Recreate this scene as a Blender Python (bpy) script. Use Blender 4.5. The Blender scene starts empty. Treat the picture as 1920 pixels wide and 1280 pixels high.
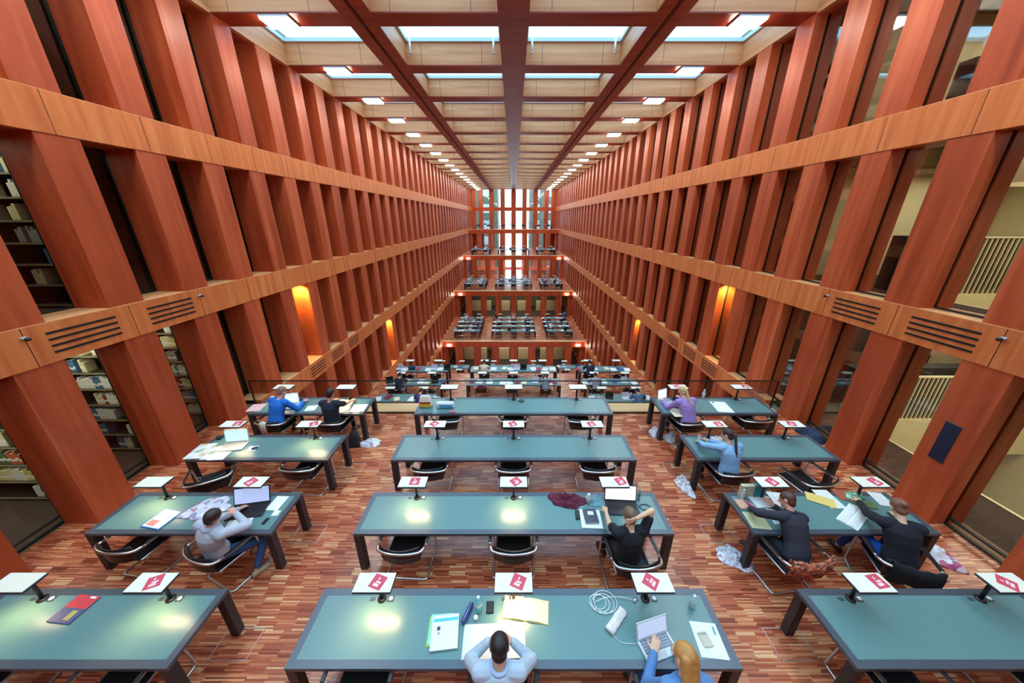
SKY = 2.8       # sky radiance
LAMPE = 22      # ceiling lamp glow
ROOME = 60      # added fill light in the rooms behind the far facades
ORD = ['first', 'second', 'third', 'fourth', 'fifth', 'sixth', 'seventh', 'eighth', 'ninth', 'tenth', 'eleventh', 'twelfth', 'thirteenth', 'fourteenth', 'fifteenth', 'sixteenth', 'seventeenth', 'eighteenth', 'nineteenth', 'twentieth']
SHELFE = 50
STAIRE = 50
DESKE = 1.9
import bpy, bmesh, math, random
from mathutils import Vector, Matrix, Euler

# ------------------------------------------------------------------ camera, sky, exposure
sc = bpy.context.scene
COL = sc.collection
CAMZ = 4.93                       # eye height above the reading terrace in front
PITCH = math.atan(230 / 618.0)
cam_d = bpy.data.cameras.new('camera'); cam = bpy.data.objects.new('camera', cam_d); COL.objects.link(cam)
cam.location = (0, 0, CAMZ); cam.rotation_euler = (math.pi / 2 - PITCH, 0, 0)
cam_d.sensor_width = 36; cam_d.lens = 618 / 1920 * 36; cam_d.shift_x = -3 / 1920
cam_d.clip_start = .05; cam_d.clip_end = 400
sc.camera = cam
sc.view_settings.view_transform = 'Standard'; sc.view_settings.look = 'None'
sc.view_settings.gamma = 1; sc.view_settings.exposure = 1.25; sc.view_settings.use_curve_mapping = False
W_ = bpy.data.worlds.new('sky'); sc.world = W_; W_.use_nodes = True
_bg = W_.node_tree.nodes['Background']; _bg.inputs[0].default_value = (.66, .86, 1, 1); _bg.inputs[1].default_value = SKY
try:
    sc.cycles.max_bounces = 7; sc.cycles.diffuse_bounces = 4; sc.cycles.glossy_bounces = 3; sc.cycles.transparent_max_bounces = 12
    sc.cycles.sample_clamp_indirect = 6; sc.cycles.use_denoising = True; sc.cycles.caustics_reflective = False; sc.cycles.caustics_refractive = False
except Exception: pass

def area(name, loc, size, energy, col=(1, 1, 1), rot=(0, 0, 0), sy=None):
    d = bpy.data.lights.new(name, 'AREA'); d.energy = energy; d.color = col; d.size = size
    if sy: d.shape = 'RECTANGLE'; d.size_y = sy
    o = bpy.data.objects.new(name, d); COL.objects.link(o); o.location = loc; o.rotation_euler = rot
    return o

# ------------------------------------------------------------------ dimensions (metres)
F = 3.32                          # storey height
HW = 7.15                         # half width of the hall
PY0, PP, PWD = 9.96, 1.43, .58    # pillar start, pitch, width
YB, YE = -6.2, 60.5; YB0 = YB               # back and end of the hall
SOF = 9.46                        # soffit of the ceiling beams
SILLS = [.13 + F * k for k in range(-3, 3)]
BH = .61

def on(px, py, z):
    """the point of the horizontal plane z seen at this place of the photograph (used to read positions on desks and floors)"""
    u, v = px - 963, py - 640
    c, s = math.cos(PITCH), math.sin(PITCH)
    dy, dz = 618 * c - v * s, -618 * s - v * c
    k = (z - CAMZ) / dz
    return Vector((u * k, dy * k, z))

# ------------------------------------------------------------------ materials
def lin(c):
    c = c / 255
    return c / 12.92 if c <= .04045 else ((c + .055) / 1.055) ** 2.4
def rgb(r, g, b): return (lin(r), lin(g), lin(b), 1)
MATS = {}
def mat(name, col, rough=.6, metal=0, spec=.5, emit=0, alpha=1, noise=0, nscale=8, coat=0, sheen=0):
    if name in MATS: return MATS[name]
    m = bpy.data.materials.new(name); m.use_nodes = True; nt = m.node_tree; b = nt.nodes['Principled BSDF']
    c = rgb(*col); b.inputs['Base Color'].default_value = c
    b.inputs['Roughness'].default_value = rough; b.inputs['Metallic'].default_value = metal
    b.inputs['Specular IOR Level'].default_value = spec; b.inputs['Alpha'].default_value = alpha
    b.inputs['Coat Weight'].default_value = coat; b.inputs['Sheen Weight'].default_value = sheen
    if emit: b.inputs['Emission Color'].default_value = c; b.inputs['Emission Strength'].default_value = emit
    n = nt.nodes.new('ShaderNodeTexNoise'); n.inputs['Scale'].default_value = nscale; n.inputs['Detail'].default_value = 3
    t = nt.nodes.new('ShaderNodeTexCoord'); nt.links.new(t.outputs['Object'], n.inputs['Vector'])
    mr = nt.nodes.new('ShaderNodeMapRange'); a = noise or .06
    mr.inputs['To Min'].default_value = 1 - a; mr.inputs['To Max'].default_value = 1 + a
    nt.links.new(n.outputs['Fac'], mr.inputs['Value'])
    vm = nt.nodes.new('ShaderNodeVectorMath'); vm.operation = 'SCALE'; vm.inputs[0].default_value = c[:3]
    nt.links.new(mr.outputs[0], vm.inputs['Scale']); nt.links.new(vm.outputs[0], b.inputs['Base Color'])
    MATS[name] = m; return m

class NT:
    def __init__(s, m): s.nt = m.node_tree
    def n(s, typ, **kw):
        x = s.nt.nodes.new(typ)
        for k, v in kw.items(): setattr(x, k, v)
        return x
    def l(s, a, b): s.nt.links.new(a, b)
    def math(s, op, a, b=None, c=None):
        x = s.n('ShaderNodeMath', operation=op)
        for i, v in enumerate((a, b, c)):
            if v is None: continue
            if isinstance(v, (int, float)): x.inputs[i].default_value = v
            else: s.l(v, x.inputs[i])
        return x.outputs[0]
    def ramp(s, fac, stops):
        x = s.n('ShaderNodeValToRGB'); cr = x.color_ramp
        while len(cr.elements) < len(stops): cr.elements.new(.5)
        for e, (p, c) in zip(cr.elements, stops): e.position = p; e.color = rgb(*c)
        s.l(fac, x.inputs[0]); return x.outputs[0]

def wood(name, dark, mid, light, axis='Z', rough=.42, seam=None, streak=9, spec=.35, per=True):
    """veneer: grain streaks along one axis; seam = (axis index, first, pitch) draws thin panel joints"""
    if name in MATS: return MATS[name]
    m = bpy.data.materials.new(name); m.use_nodes = True; q = NT(m); b = m.node_tree.nodes['Principled BSDF']
    tc = q.n('ShaderNodeTexCoord'); oi = q.n('ShaderNodeObjectInfo')
    mp = q.n('ShaderNodeMapping'); s = [streak, streak, streak]; s['XYZ'.index(axis)] = streak * .07
    mp.inputs['Scale'].default_value = s; q.l(tc.outputs['Object'], mp.inputs[0])
    ad = q.n('ShaderNodeVectorMath', operation='ADD'); q.l(mp.outputs[0], ad.inputs[0])
    if per:
        sx = q.math('MULTIPLY', oi.outputs['Random'], 60.0); cb = q.n('ShaderNodeCombineXYZ')
        q.l(sx, cb.inputs[0]); q.l(sx, cb.inputs[1]); q.l(sx, cb.inputs[2]); q.l(cb.outputs[0], ad.inputs[1])
    n = q.n('ShaderNodeTexNoise'); n.inputs['Scale'].default_value = 1.0; n.inputs['Detail'].default_value = 5; n.inputs['Distortion'].default_value = .6
    q.l(ad.outputs[0], n.inputs['Vector'])
    n2 = q.n('ShaderNodeTexNoise'); n2.inputs['Scale'].default_value = .9; n2.inputs['Detail'].default_value = 2; q.l(ad.outputs[0], n2.inputs['Vector'])
    f = q.math('ADD', q.math('MULTIPLY', n.outputs['Fac'], .62), q.math('MULTIPLY', n2.outputs['Fac'], .38))
    if per: f = q.math('ADD', f, q.math('MULTIPLY', q.math('SUBTRACT', oi.outputs['Random'], .5), .12))
    col = q.ramp(f, [(.3, dark), (.5, mid), (.72, light)])
    if seam:
        ax, first, pitch = seam
        sp = q.n('ShaderNodeSeparateXYZ'); q.l(tc.outputs['Object'], sp.inputs[0])
        fr = q.math('FRACT', q.math('DIVIDE', q.math('SUBTRACT', sp.outputs[ax], first), pitch))
        d = q.math('MINIMUM', fr, q.math('SUBTRACT', 1.0, fr))
        k = q.math('LESS_THAN', d, .006 / pitch)
        mx = q.n('ShaderNodeMix', data_type='RGBA'); q.l(k, mx.inputs[0]); q.l(col, mx.inputs[6]); mx.inputs[7].default_value = rgb(60, 25, 15); col = mx.outputs[2]
    q.l(col, b.inputs['Base Color']); b.inputs['Roughness'].default_value = rough; b.inputs['Specular IOR Level'].default_value = spec
    MATS[name] = m; return m

M_PIL = wood('pillar_veneer', (152, 60, 31), (184, 82, 46), (208, 108, 66), 'Z', streak=5)
M_BAND = wood('band_veneer', (190, 98, 50), (216, 122, 66), (232, 148, 88), 'Z', seam=(1, 5.95, PP), streak=7, per=False)
M_BANDX = wood('terrace_band_veneer', (170, 62, 30), (196, 80, 40), (214, 100, 56), 'Z', seam=(0, .93, 1.86), streak=6, per=False)
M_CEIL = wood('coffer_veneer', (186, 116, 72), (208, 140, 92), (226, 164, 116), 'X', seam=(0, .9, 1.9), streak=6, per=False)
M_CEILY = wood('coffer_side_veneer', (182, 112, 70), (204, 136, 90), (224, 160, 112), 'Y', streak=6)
M_SOF_SHADE = wood('soffit_mahogany_shaded', (112, 34, 20), (138, 46, 26), (160, 62, 36), 'X', streak=5, per=False)  # mahogany darkened: shade on the beam undersides put into its colour
M_SILL = wood('sill_wood', (206, 140, 88), (228, 164, 110), (240, 184, 132), 'Y', streak=6)
M_LIP = wood('lip_wood', (214, 164, 112), (232, 186, 134), (242, 204, 156), 'X', streak=6)

def parquet():
    m = bpy.data.materials.new('parquet'); m.use_nodes = True; q = NT(m); b = m.node_tree.nodes['Principled BSDF']
    tc = q.n('ShaderNodeTexCoord'); sp = q.n('ShaderNodeSeparateXYZ'); q.l(tc.outputs['Object'], sp.inputs[0])
    row = q.math('FLOOR', q.math('DIVIDE', sp.outputs[1], .0175))
    grp = q.math('FLOOR', q.math('DIVIDE', row, 8.0))
    w1 = q.n('ShaderNodeTexWhiteNoise', noise_dimensions='1D'); q.l(grp, w1.inputs['W'])
    w1b = q.n('ShaderNodeTexWhiteNoise', noise_dimensions='1D'); q.l(q.math('ADD', row, .37), w1b.inputs['W'])
    off = q.math('ADD', q.math('MULTIPLY', w1.outputs['Value'], 7.0), q.math('MULTIPLY', w1b.outputs['Value'], .12))
    cell = q.math('FLOOR', q.math('ADD', q.math('DIVIDE', sp.outputs[0], .24), off))
    cb = q.n('ShaderNodeCombineXYZ'); q.l(cell, cb.inputs[0]); q.l(row, cb.inputs[1])
    w2 = q.n('ShaderNodeTexWhiteNoise', noise_dimensions='2D'); q.l(cb.outputs[0], w2.inputs['Vector'])
    cb2 = q.n('ShaderNodeCombineXYZ'); q.l(cell, cb2.inputs[0]); q.l(grp, cb2.inputs[1])
    w3 = q.n('ShaderNodeTexWhiteNoise', noise_dimensions='2D'); q.l(cb2.outputs[0], w3.inputs['Vector'])
    f = q.math('ADD', q.math('MULTIPLY', w2.outputs['Value'], .62), q.math('MULTIPLY', w3.outputs['Value'], .38))
    mp = q.n('ShaderNodeMapping'); mp.inputs['Scale'].default_value = (4, 60, 1); q.l(tc.outputs['Object'], mp.inputs[0])
    n = q.n('ShaderNodeTexNoise'); n.inputs['Scale'].default_value = 1; q.l(mp.outputs[0], n.inputs['Vector'])
    f = q.math('ADD', f, q.math('MULTIPLY', q.math('SUBTRACT', n.outputs['Fac'], .5), .25))
    col = q.ramp(f, [(.06, (116, 46, 28)), (.3, (158, 72, 46)), (.56, (190, 100, 66)), (.78, (212, 136, 92)), (.95, (236, 186, 134))])
    q.l(col, b.inputs['Base Color']); b.inputs['Roughness'].default_value = .24; b.inputs['Specular IOR Level'].default_value = .6
    return m
M_FLOOR = parquet()
M_DARKFLOOR = mat('dark_carpet', (62, 50, 40), .9, noise=.2, nscale=30)
M_BLACK = mat('black_metal', (26, 27, 28), .45)
M_FRAME = mat('glazing_frame', (30, 32, 30), .5)
M_CREAM = mat('cream_plaster', (230, 216, 168), .8)
M_GREYPL = mat('grey_plaster', (120, 116, 92), .9)
M_GLOW = mat('lamp_glow', (255, 248, 235), .5, emit=LAMPE)
M_TOP = mat('desk_linoleum', (98, 136, 134), .3, noise=.05, nscale=3, spec=.5)
M_EDGE = mat('desk_edge_steel', (84, 94, 104), .34, metal=.35, spec=.5)
M_LEG = mat('desk_leg_steel', (52, 48, 52), .45, metal=.3)
M_CHROME = mat('chrome', (220, 220, 222), .32, metal=1)
M_LEATHER = mat('black_leather', (22, 22, 24), .38, noise=.2, nscale=25)
M_WHITE = mat('white_paper', (240, 240, 236), .8)
M_LHEAD = mat('lamp_head_black', (30, 32, 36), .4)
M_LTOP = mat('lamp_head_cream', (238, 234, 214), .5)
M_RED = mat('leaflet_red', (214, 74, 92), .6)

def glass(name, tint=(250, 252, 251), gl=.08):
    m = bpy.data.materials.new(name); m.use_nodes = True; q = NT(m); nt = m.node_tree
    for x in list(nt.nodes): nt.nodes.remove(x)
    o = q.n('ShaderNodeOutputMaterial'); t = q.n('ShaderNodeBsdfTransparent'); t.inputs[0].default_value = rgb(*tint)
    g = q.n('ShaderNodeBsdfGlossy'); g.inputs['Roughness'].default_value = .03
    fr = q.n('ShaderNodeFresnel'); fr.inputs['IOR'].default_value = 1.45
    mx = q.n('ShaderNodeMixShader'); q.l(q.math('MULTIPLY', fr.outputs[0], gl * 6), mx.inputs[0]); q.l(t.outputs[0], mx.inputs[1]); q.l(g.outputs[0], mx.inputs[2]); q.l(mx.outputs[0], o.inputs[0])
    MATS[name] = m; return m
M_GLASS = glass('clear_glass'); M_SKYGLASS = glass('skylight_glass', (214, 234, 244), .05)

def printed(name, base, ink, scale=40, amount=.5, axis=1):
    """paper with rows of small print"""
    if name in MATS: return MATS[name]
    m = bpy.data.materials.new(name); m.use_nodes = True; q = NT(m); b = m.node_tree.nodes['Principled BSDF']
    tc = q.n('ShaderNodeTexCoord'); sp = q.n('ShaderNodeSeparateXYZ'); q.l(tc.outputs['Generated'], sp.inputs[0])
    row = q.math('FRACT', q.math('MULTIPLY', sp.outputs[axis], float(scale)))
    mp = q.n('ShaderNodeMapping'); s = [scale * 1.6] * 3; s[axis] = scale * .5; mp.inputs['Scale'].default_value = s; q.l(tc.outputs['Generated'], mp.inputs[0])
    n = q.n('ShaderNodeTexNoise'); n.inputs['Scale'].default_value = 1; q.l(mp.outputs[0], n.inputs['Vector'])
    k = q.math('MULTIPLY', q.math('GREATER_THAN', row, .5), q.math('GREATER_THAN', n.outputs['Fac'], .45))
    ed = q.math('MULTIPLY', q.math('GREATER_THAN', sp.outputs[0], .1), q.math('LESS_THAN', sp.outputs[0], .9))
    k = q.math('MULTIPLY', q.math('MULTIPLY', k, ed), amount)
    mx = q.n('ShaderNodeMix', data_type='RGBA'); q.l(k, mx.inputs[0]); mx.inputs[6].default_value = rgb(*base); mx.inputs[7].default_value = rgb(*ink)
    q.l(mx.outputs[2], b.inputs['Base Color']); b.inputs['Roughness'].default_value = .75
    MATS[name] = m; return m
M_PRINT = printed('printed_page', (238, 238, 232), (120, 124, 130), 26)
M_PAGES = printed('cream_page', (238, 226, 190), (170, 150, 120), 24, .4)

def blotch(name, base, cols, scale=6, rough=.6, alpha=1):
    """base colour with patches of other colours (printed pictures, patterned cloth)"""
    if name in MATS: return MATS[name]
    m = bpy.data.materials.new(name); m.use_nodes = True; q = NT(m); b = m.node_tree.nodes['Principled BSDF']
    tc = q.n('ShaderNodeTexCoord'); v = q.n('ShaderNodeTexVoronoi'); v.inputs['Scale'].default_value = scale; q.l(tc.outputs['Object'], v.inputs['Vector'])
    sp = q.n('ShaderNodeSeparateColor'); q.l(v.outputs['Color'], sp.inputs[0])
    st = [(0, base)]; n = len(cols)
    for i, c in enumerate(cols): st.append((.45 + .5 * i / max(1, n), c))
    col = q.ramp(sp.outputs[0], st); q.nt.nodes[-1].color_ramp.interpolation = 'CONSTANT'
    q.l(col, b.inputs['Base Color']); b.inputs['Roughness'].default_value = rough; b.inputs['Alpha'].default_value = alpha
    MATS[name] = m; return m

# ------------------------------------------------------------------ mesh helpers
class B:
    def __init__(s): s.v = []; s.f = []; s.m = []; s.s = []
    def add(s, vs, fs, mi=0, smooth=False):
        k = len(s.v); s.v += [tuple(p) for p in vs]
        for f in fs: s.f.append([i + k for i in f]); s.m.append(mi); s.s.append(smooth)
        return s
    def box(s, x0, x1, y0, y1, z0, z1, mi=0, M=None):
        vs = [Vector((x, y, z)) for z in (z0, z1) for y in (y0, y1) for x in (x0, x1)]
        if M: vs = [M @ p for p in vs]
        return s.add(vs, [(0, 2, 3, 1), (4, 5, 7, 6), (0, 1, 5, 4), (1, 3, 7, 5), (3, 2, 6, 7), (2, 0, 4, 6)], mi)
    def bbox(s, x0, x1, y0, y1, z0, z1, r=.01, mi=0, M=None):
        """box with a chamfered rim on top and bottom and chamfered corners"""
        pts = lambda e: [(x0 + r + e * 0, y0), (x1 - r, y0), (x1, y0 + r), (x1, y1 - r), (x1 - r, y1), (x0 + r, y1), (x0, y1 - r), (x0, y0 + r)]
        def ring(z, i):
            cx, cy = (x0 + x1) / 2, (y0 + y1) / 2; a, c = (x1 - x0) / 2, (y1 - y0) / 2
            return [Vector((cx + (x - cx) * (a - i) / a, cy + (y - cy) * (c - i) / c, z)) for x, y in pts(0)]
        rs = [ring(z0, r), ring(z0 + r, 0), ring(z1 - r, 0), ring(z1, r)]
        vs = [p for q in rs for p in q]
        if M: vs = [M @ p for p in vs]
        fs = [list(range(7, -1, -1)), list(range(24, 32))]
        for j in range(3):
            for i in range(8): fs.append((j * 8 + i, j * 8 + (i + 1) % 8, j * 8 + 8 + (i + 1) % 8, j * 8 + 8 + i))
        return s.add(vs, fs, mi)
    def loft(s, rings, mi=0, smooth=True, cap=True):
        n = len(rings[0]); vs = [p for r in rings for p in r]; fs = []
        for j in range(len(rings) - 1):
            for i in range(n): fs.append((j * n + i, j * n + (i + 1) % n, (j + 1) * n + (i + 1) % n, (j + 1) * n + i))
        if cap: fs.append(list(range(n - 1, -1, -1))); fs.append(list(range((len(rings) - 1) * n, len(rings) * n)))
        return s.add(vs, fs, mi, smooth)
    def tube(s, pts, r, n=8, mi=0, closed=False, radii=None):
        P = [Vector(p) for p in pts]; rings = []; up = Vector((0, 0, 1)); prev = None
        for i, p in enumerate(P):
            if closed: d = P[(i + 1) % len(P)] - P[i - 1]
            else: d = P[min(i + 1, len(P) - 1)] - P[max(i - 1, 0)]
            d.normalize()
            if prev is None:
                a = d.cross(up)
                if a.length < .05: a = d.cross(Vector((1, 0, 0)))
            else:
                a = prev - d * prev.dot(d)
                if a.length < 1e-4: a = d.cross(up)
            a.normalize(); prev = a; c = d.cross(a); rr = radii[i] if radii else r
            rings.append([p + (a * math.cos(2 * math.pi * k / n) + c * math.sin(2 * math.pi * k / n)) * rr for k in range(n)])
        if closed: rings.append(rings[0])
        return s.loft(rings, mi, True, not closed)
    def cyl(s, p, q, r1, r2=None, n=16, mi=0):
        return s.tube([p, q], r1, n, mi, radii=[r1, r1 if r2 is None else r2])
    def lathe(s, prof, n=20, mi=0, c=(0, 0, 0)):
        rings = [[Vector((c[0] + r * math.cos(2 * math.pi * k / n), c[1] + r * math.sin(2 * math.pi * k / n), c[2] + z)) for k in range(n)] for r, z in prof]
        return s.loft(rings, mi, True, True)
    def ell(s, c, r, n=14, mi=0, M=None):
        rings = []
        for j in range(1, n):
            a = math.pi * j / n
            rings.append([Vector((r[0] * math.sin(a) * math.cos(2 * math.pi * k / n), r[1] * math.sin(a) * math.sin(2 * math.pi * k / n), -r[2] * math.cos(a))) for k in range(n)])
        c = Vector(c)
        rings = [[(M @ p if M else p) + c for p in q] for q in rings]
        return s.loft(rings, mi, True, True)
    def caps(s, p, q, r1, r2, n=10, mi=0):
        """tapered limb with round ends"""
        p, q = Vector(p), Vector(q); d = (q - p)
        if d.length < 1e-5: return s.ell(p, (r1, r1, r1))
        d.normalize(); a = d.cross(Vector((0, 0, 1)))
        if a.length < .05: a = d.cross(Vector((1, 0, 0)))
        a.normalize(); c = d.cross(a); rings = []
        for (o, r, k0, k1) in ((p, r1, -3, 0), (q, r2, 0, 3)):
            for k in range(k0, k1 + 1):
                t = k / 3 * math.pi / 2 * .93
                rings.append([o + d * (r * math.sin(t)) + (a * math.cos(2 * math.pi * i / n) + c * math.sin(2 * math.pi * i / n)) * (r * math.cos(t)) for i in range(n)])
        return s.loft(rings, mi, True, True)
    def mesh(s, name, mats):
        me = bpy.data.meshes.new(name); me.from_pydata(s.v, [], s.f)
        for m in (mats if isinstance(mats, (list, tuple)) else [mats]): me.materials.append(m)
        me.polygons.foreach_set('material_index', s.m); me.polygons.foreach_set('use_smooth', s.s)
        me.update(); return me
    def make(s, name, mats, parent=None, **kw):
        o = bpy.data.objects.new(name, s.mesh(name, mats)); COL.objects.link(o)
        if parent: o.parent = parent
        for k, v in kw.items():
            if k in ('loc', 'rz'): continue
            o[k] = v
        if 'loc' in kw: o.location = kw['loc']
        if 'rz' in kw: o.rotation_euler = (0, 0, kw['rz'])
        return o

def smooth_path(pts, r=.04, n=4):
    """round the corners of a polyline"""
    P = [Vector(p) for p in pts]; out = [P[0]]
    for i in range(1, len(P) - 1):
        a, b, c = P[i - 1], P[i], P[i + 1]; d1, d2 = (a - b), (c - b); k = min(r, d1.length * .45, d2.length * .45)
        p, q = b + d1.normalized() * k, b + d2.normalized() * k
        for j in range(n + 1):
            t = j / n; out.append(p * (1 - t) ** 2 + b * 2 * t * (1 - t) + q * t * t)
    return out + [P[-1]]

def thing(name, label, cat, loc=(0, 0, 0), rz=0, group=None):
    o = bpy.data.objects.new(name, None); COL.objects.link(o); o.location = loc; o.rotation_euler = (0, 0, rz)
    o.empty_display_size = .1; o['label'] = label; o['category'] = cat
    if group: o['group'] = group
    return o
def tag(o, label, cat, group=None):
    o['label'] = label; o['category'] = cat
    if group: o['group'] = group
    return o
def struct(o): o['kind'] = 'structure'; return o
def sroot(name, label=None):
    o = bpy.data.objects.new(name, None); COL.objects.link(o); o['kind'] = 'structure'; return o
KIDS = {}
def kids(o):
    if o.name not in KIDS: KIDS[o.name] = [c for c in bpy.data.objects if c.parent == o]
    return KIDS[o.name]
def dup(root, loc=None, rz=None, label=None, group=None):
    def cp(o, par):
        c = o.copy(); COL.objects.link(c)
        if par is not None: c.parent = par
        for k in kids(o): cp(k, c)
        return c
    r = cp(root, None)
    if loc is not None: r.location = loc
    if rz is not None: r.rotation_euler = (0, 0, rz)
    if label: r['label'] = label
    if group: r['group'] = group
    return r

# ------------------------------------------------------------------ the hall: walls
pil_k = list(range(-11, 36))
NPIL = [k for k in pil_k if PY0 + k * PP > YB]
def wall(side):
    YB = YB0
    s = -1 if side == 'left' else 1
    root = sroot('wall_' + side)
    dep, back = (.6, .72) if s < 0 else (.27, .6)
    def seg(y0, z0, z1):
        b = B(); b.box(0, s * dep, 0, PWD, z0, z1) if s > 0 else b.box(-dep, 0, 0, PWD, z0, z1)
        return b
    me = None; me2 = None; me3 = None
    bp = B(); x0, x1 = sorted((0, s * dep)); bp.box(x0, x1, 0, PWD, -9.96, SOF)
    bq = B(); x0, x1 = sorted((s * dep, s * (dep + .07))); bq.box(x0, x1, .03, PWD - .03, -9.96, SOF)
    if s < 0: br = None
    else: br = B(); br.box(.34, back, 0, PWD, -9.96, SOF)
    for i, k in enumerate(NPIL):
        y = PY0 + k * PP
        if me is None:
            o = bp.make('pillar', M_PIL, root); me = o.data
            o2 = bq.make('glazing_mullion', M_FRAME, o); me2 = o2.data
            if br: o3 = br.make('pillar_back', M_PIL, o); me3 = o3.data
        else:
            o = bpy.data.objects.new('pillar', me); COL.objects.link(o); o.parent = root
            o2 = bpy.data.objects.new('glazing_mullion', me2); COL.objects.link(o2); o2.parent = o
            if me3: o3 = bpy.data.objects.new('pillar_back', me3); COL.objects.link(o3); o3.parent = o
        o.location = (s * HW, y, 0)
    for z in SILLS + [SOF + .64]:
        YB = YB0 if z != .13 else 8.15
        b = B(); top = z; h = BH if z < 9 else .64
        x0, x1 = sorted((s * (HW - .012), s * (HW + .12))); b.box(x0, x1, YB, YE, top - h, top - .012)
        b.make('band', M_BAND if z < 9 else M_CEILY, root)
        b = B(); x0, x1 = sorted((s * (HW - .012), s * (HW + (.62 if s < 0 else .30)))); b.box(x0, x1, YB, YE, top - .012, top)
        if s > 0:
            b.box(HW + .34, HW + .62, YB, YE, top - .012, top)
        b.make('sill', M_SILL, root)
        b = B(); x0, x1 = sorted((s * (HW + .12), s * (HW + .62))); b.box(x0, x1, YB, YE, top - h, top - h + .02)
        b.make('soffit', M_PIL, root)
    # glazing behind the pillars
    YB = YB0; gx = s * (HW + (.66 if s < 0 else .30))
    b = B(); b.box(gx - .006, gx + .006, YB, YE, -9.9, SOF); b.make('glazing', M_GLASS, root)
    for z in SILLS:
        b = B(); b.box(gx - .03, gx + .03, YB, YE, z, z + .03); b.make('glazing_rail', M_FRAME, root)
    return root
wall('left'); wall('right')
# rooms behind the side walls
for s, nm in ((-1, 'left'), (1, 'right')):
    for k in range(-3, 4):
        z = F * k
        x0, x1 = sorted((s * (HW + .12), s * 14)) if k > -3 else sorted((s * HW, s * 14))
        b = B()
        if s < 0 or k in (-3, 3):
            b.box(x0, x1, YB, YE, z - .4, z - .02 if k < 3 else z + .1); b.box(*sorted((s * (HW + .7), s * 14)), YB, YE, z - .02, z, 1)
        else:
            for xa, xb, ya, yb in ((x0, 8.9, YB, YE), (8.9, 14, YB, -1), (8.9, 14, 7.4, YE)):
                b.box(xa, xb, ya, yb, z - .4, z - .02); b.box(max(xa, HW + .62), xb, ya, yb, z - .02, z, 1)
        struct(b.make('floor_slab_' + nm, [M_GREYPL, M_DARKFLOOR]))
    b = B(); b.box(*sorted((s * 14, s * 14.2)), YB, YE, -9.96, 10.1); struct(b.make('wall_outer_' + nm, mat('dark_plaster', (60, 54, 44), .9) if s < 0 else M_CREAM))
# back wall of the hall behind the camera
b = B(); b.box(-14.2, 14.2, YB - .2, YB, -9.96, 10.3); struct(b.make('wall_back', M_PIL))

# ------------------------------------------------------------------ terraces
def terrace(name, z, y0, y1, lip=.43, back=True):
    """parquet deck with a pale timber lip at its open edge(s)"""
    root = sroot('floor_' + name)
    b = B(); b.box(-HW, HW, y0, y1, z - .3, z); b.make('parquet', M_FLOOR, root)
    return root
def side_gap(z, y0, y1, s): pass
t0 = terrace('reading_terrace', 0, -.5, 7.72)
b = B(); b.box(-HW - .6, -HW, -.5, 7.72, -.3, 0); b.box(HW, HW + .29, -.5, 7.72, -.3, 0); b.make('parquet', M_FLOOR, t0)
b = B(); b.box(HW + .31, HW + .62, -.5, 8.1, -.3, .004); b.make('threshold', mat('threshold_wood', (150, 108, 70), .6), t0)
b = B(); b.box(-HW - .68, -HW - .64, -.5, 8.1, 0, .03); b.box(HW + .27, HW + .33, -.5, 8.1, 0, .03); b.make('threshold_rail', M_FRAME, t0)
b = B(); b.box(-HW, HW, 7.72, 8.15, -.48, .03); b.make('timber_lip', M_LIP, t0)
b = B(); b.box(-HW, HW, 8.0, 8.15, -F, -.48)
terr_near = [('upper_terrace', F, YB, -.5), ('second_terrace', -F, 8.15, 17.0), ('third_terrace', -2 * F, 17.0, 24.9), ('ground', -3 * F, 24.9, 31.5)]
for nm, z, a, c in terr_near:
    r = terrace(nm, z, a, c)
    if nm != 'ground':
        bb = B(); bb.box(-HW, HW, c - .02, c, z - BH, z + .02); bb.make('edge_band', M_BANDX, r)
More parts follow.
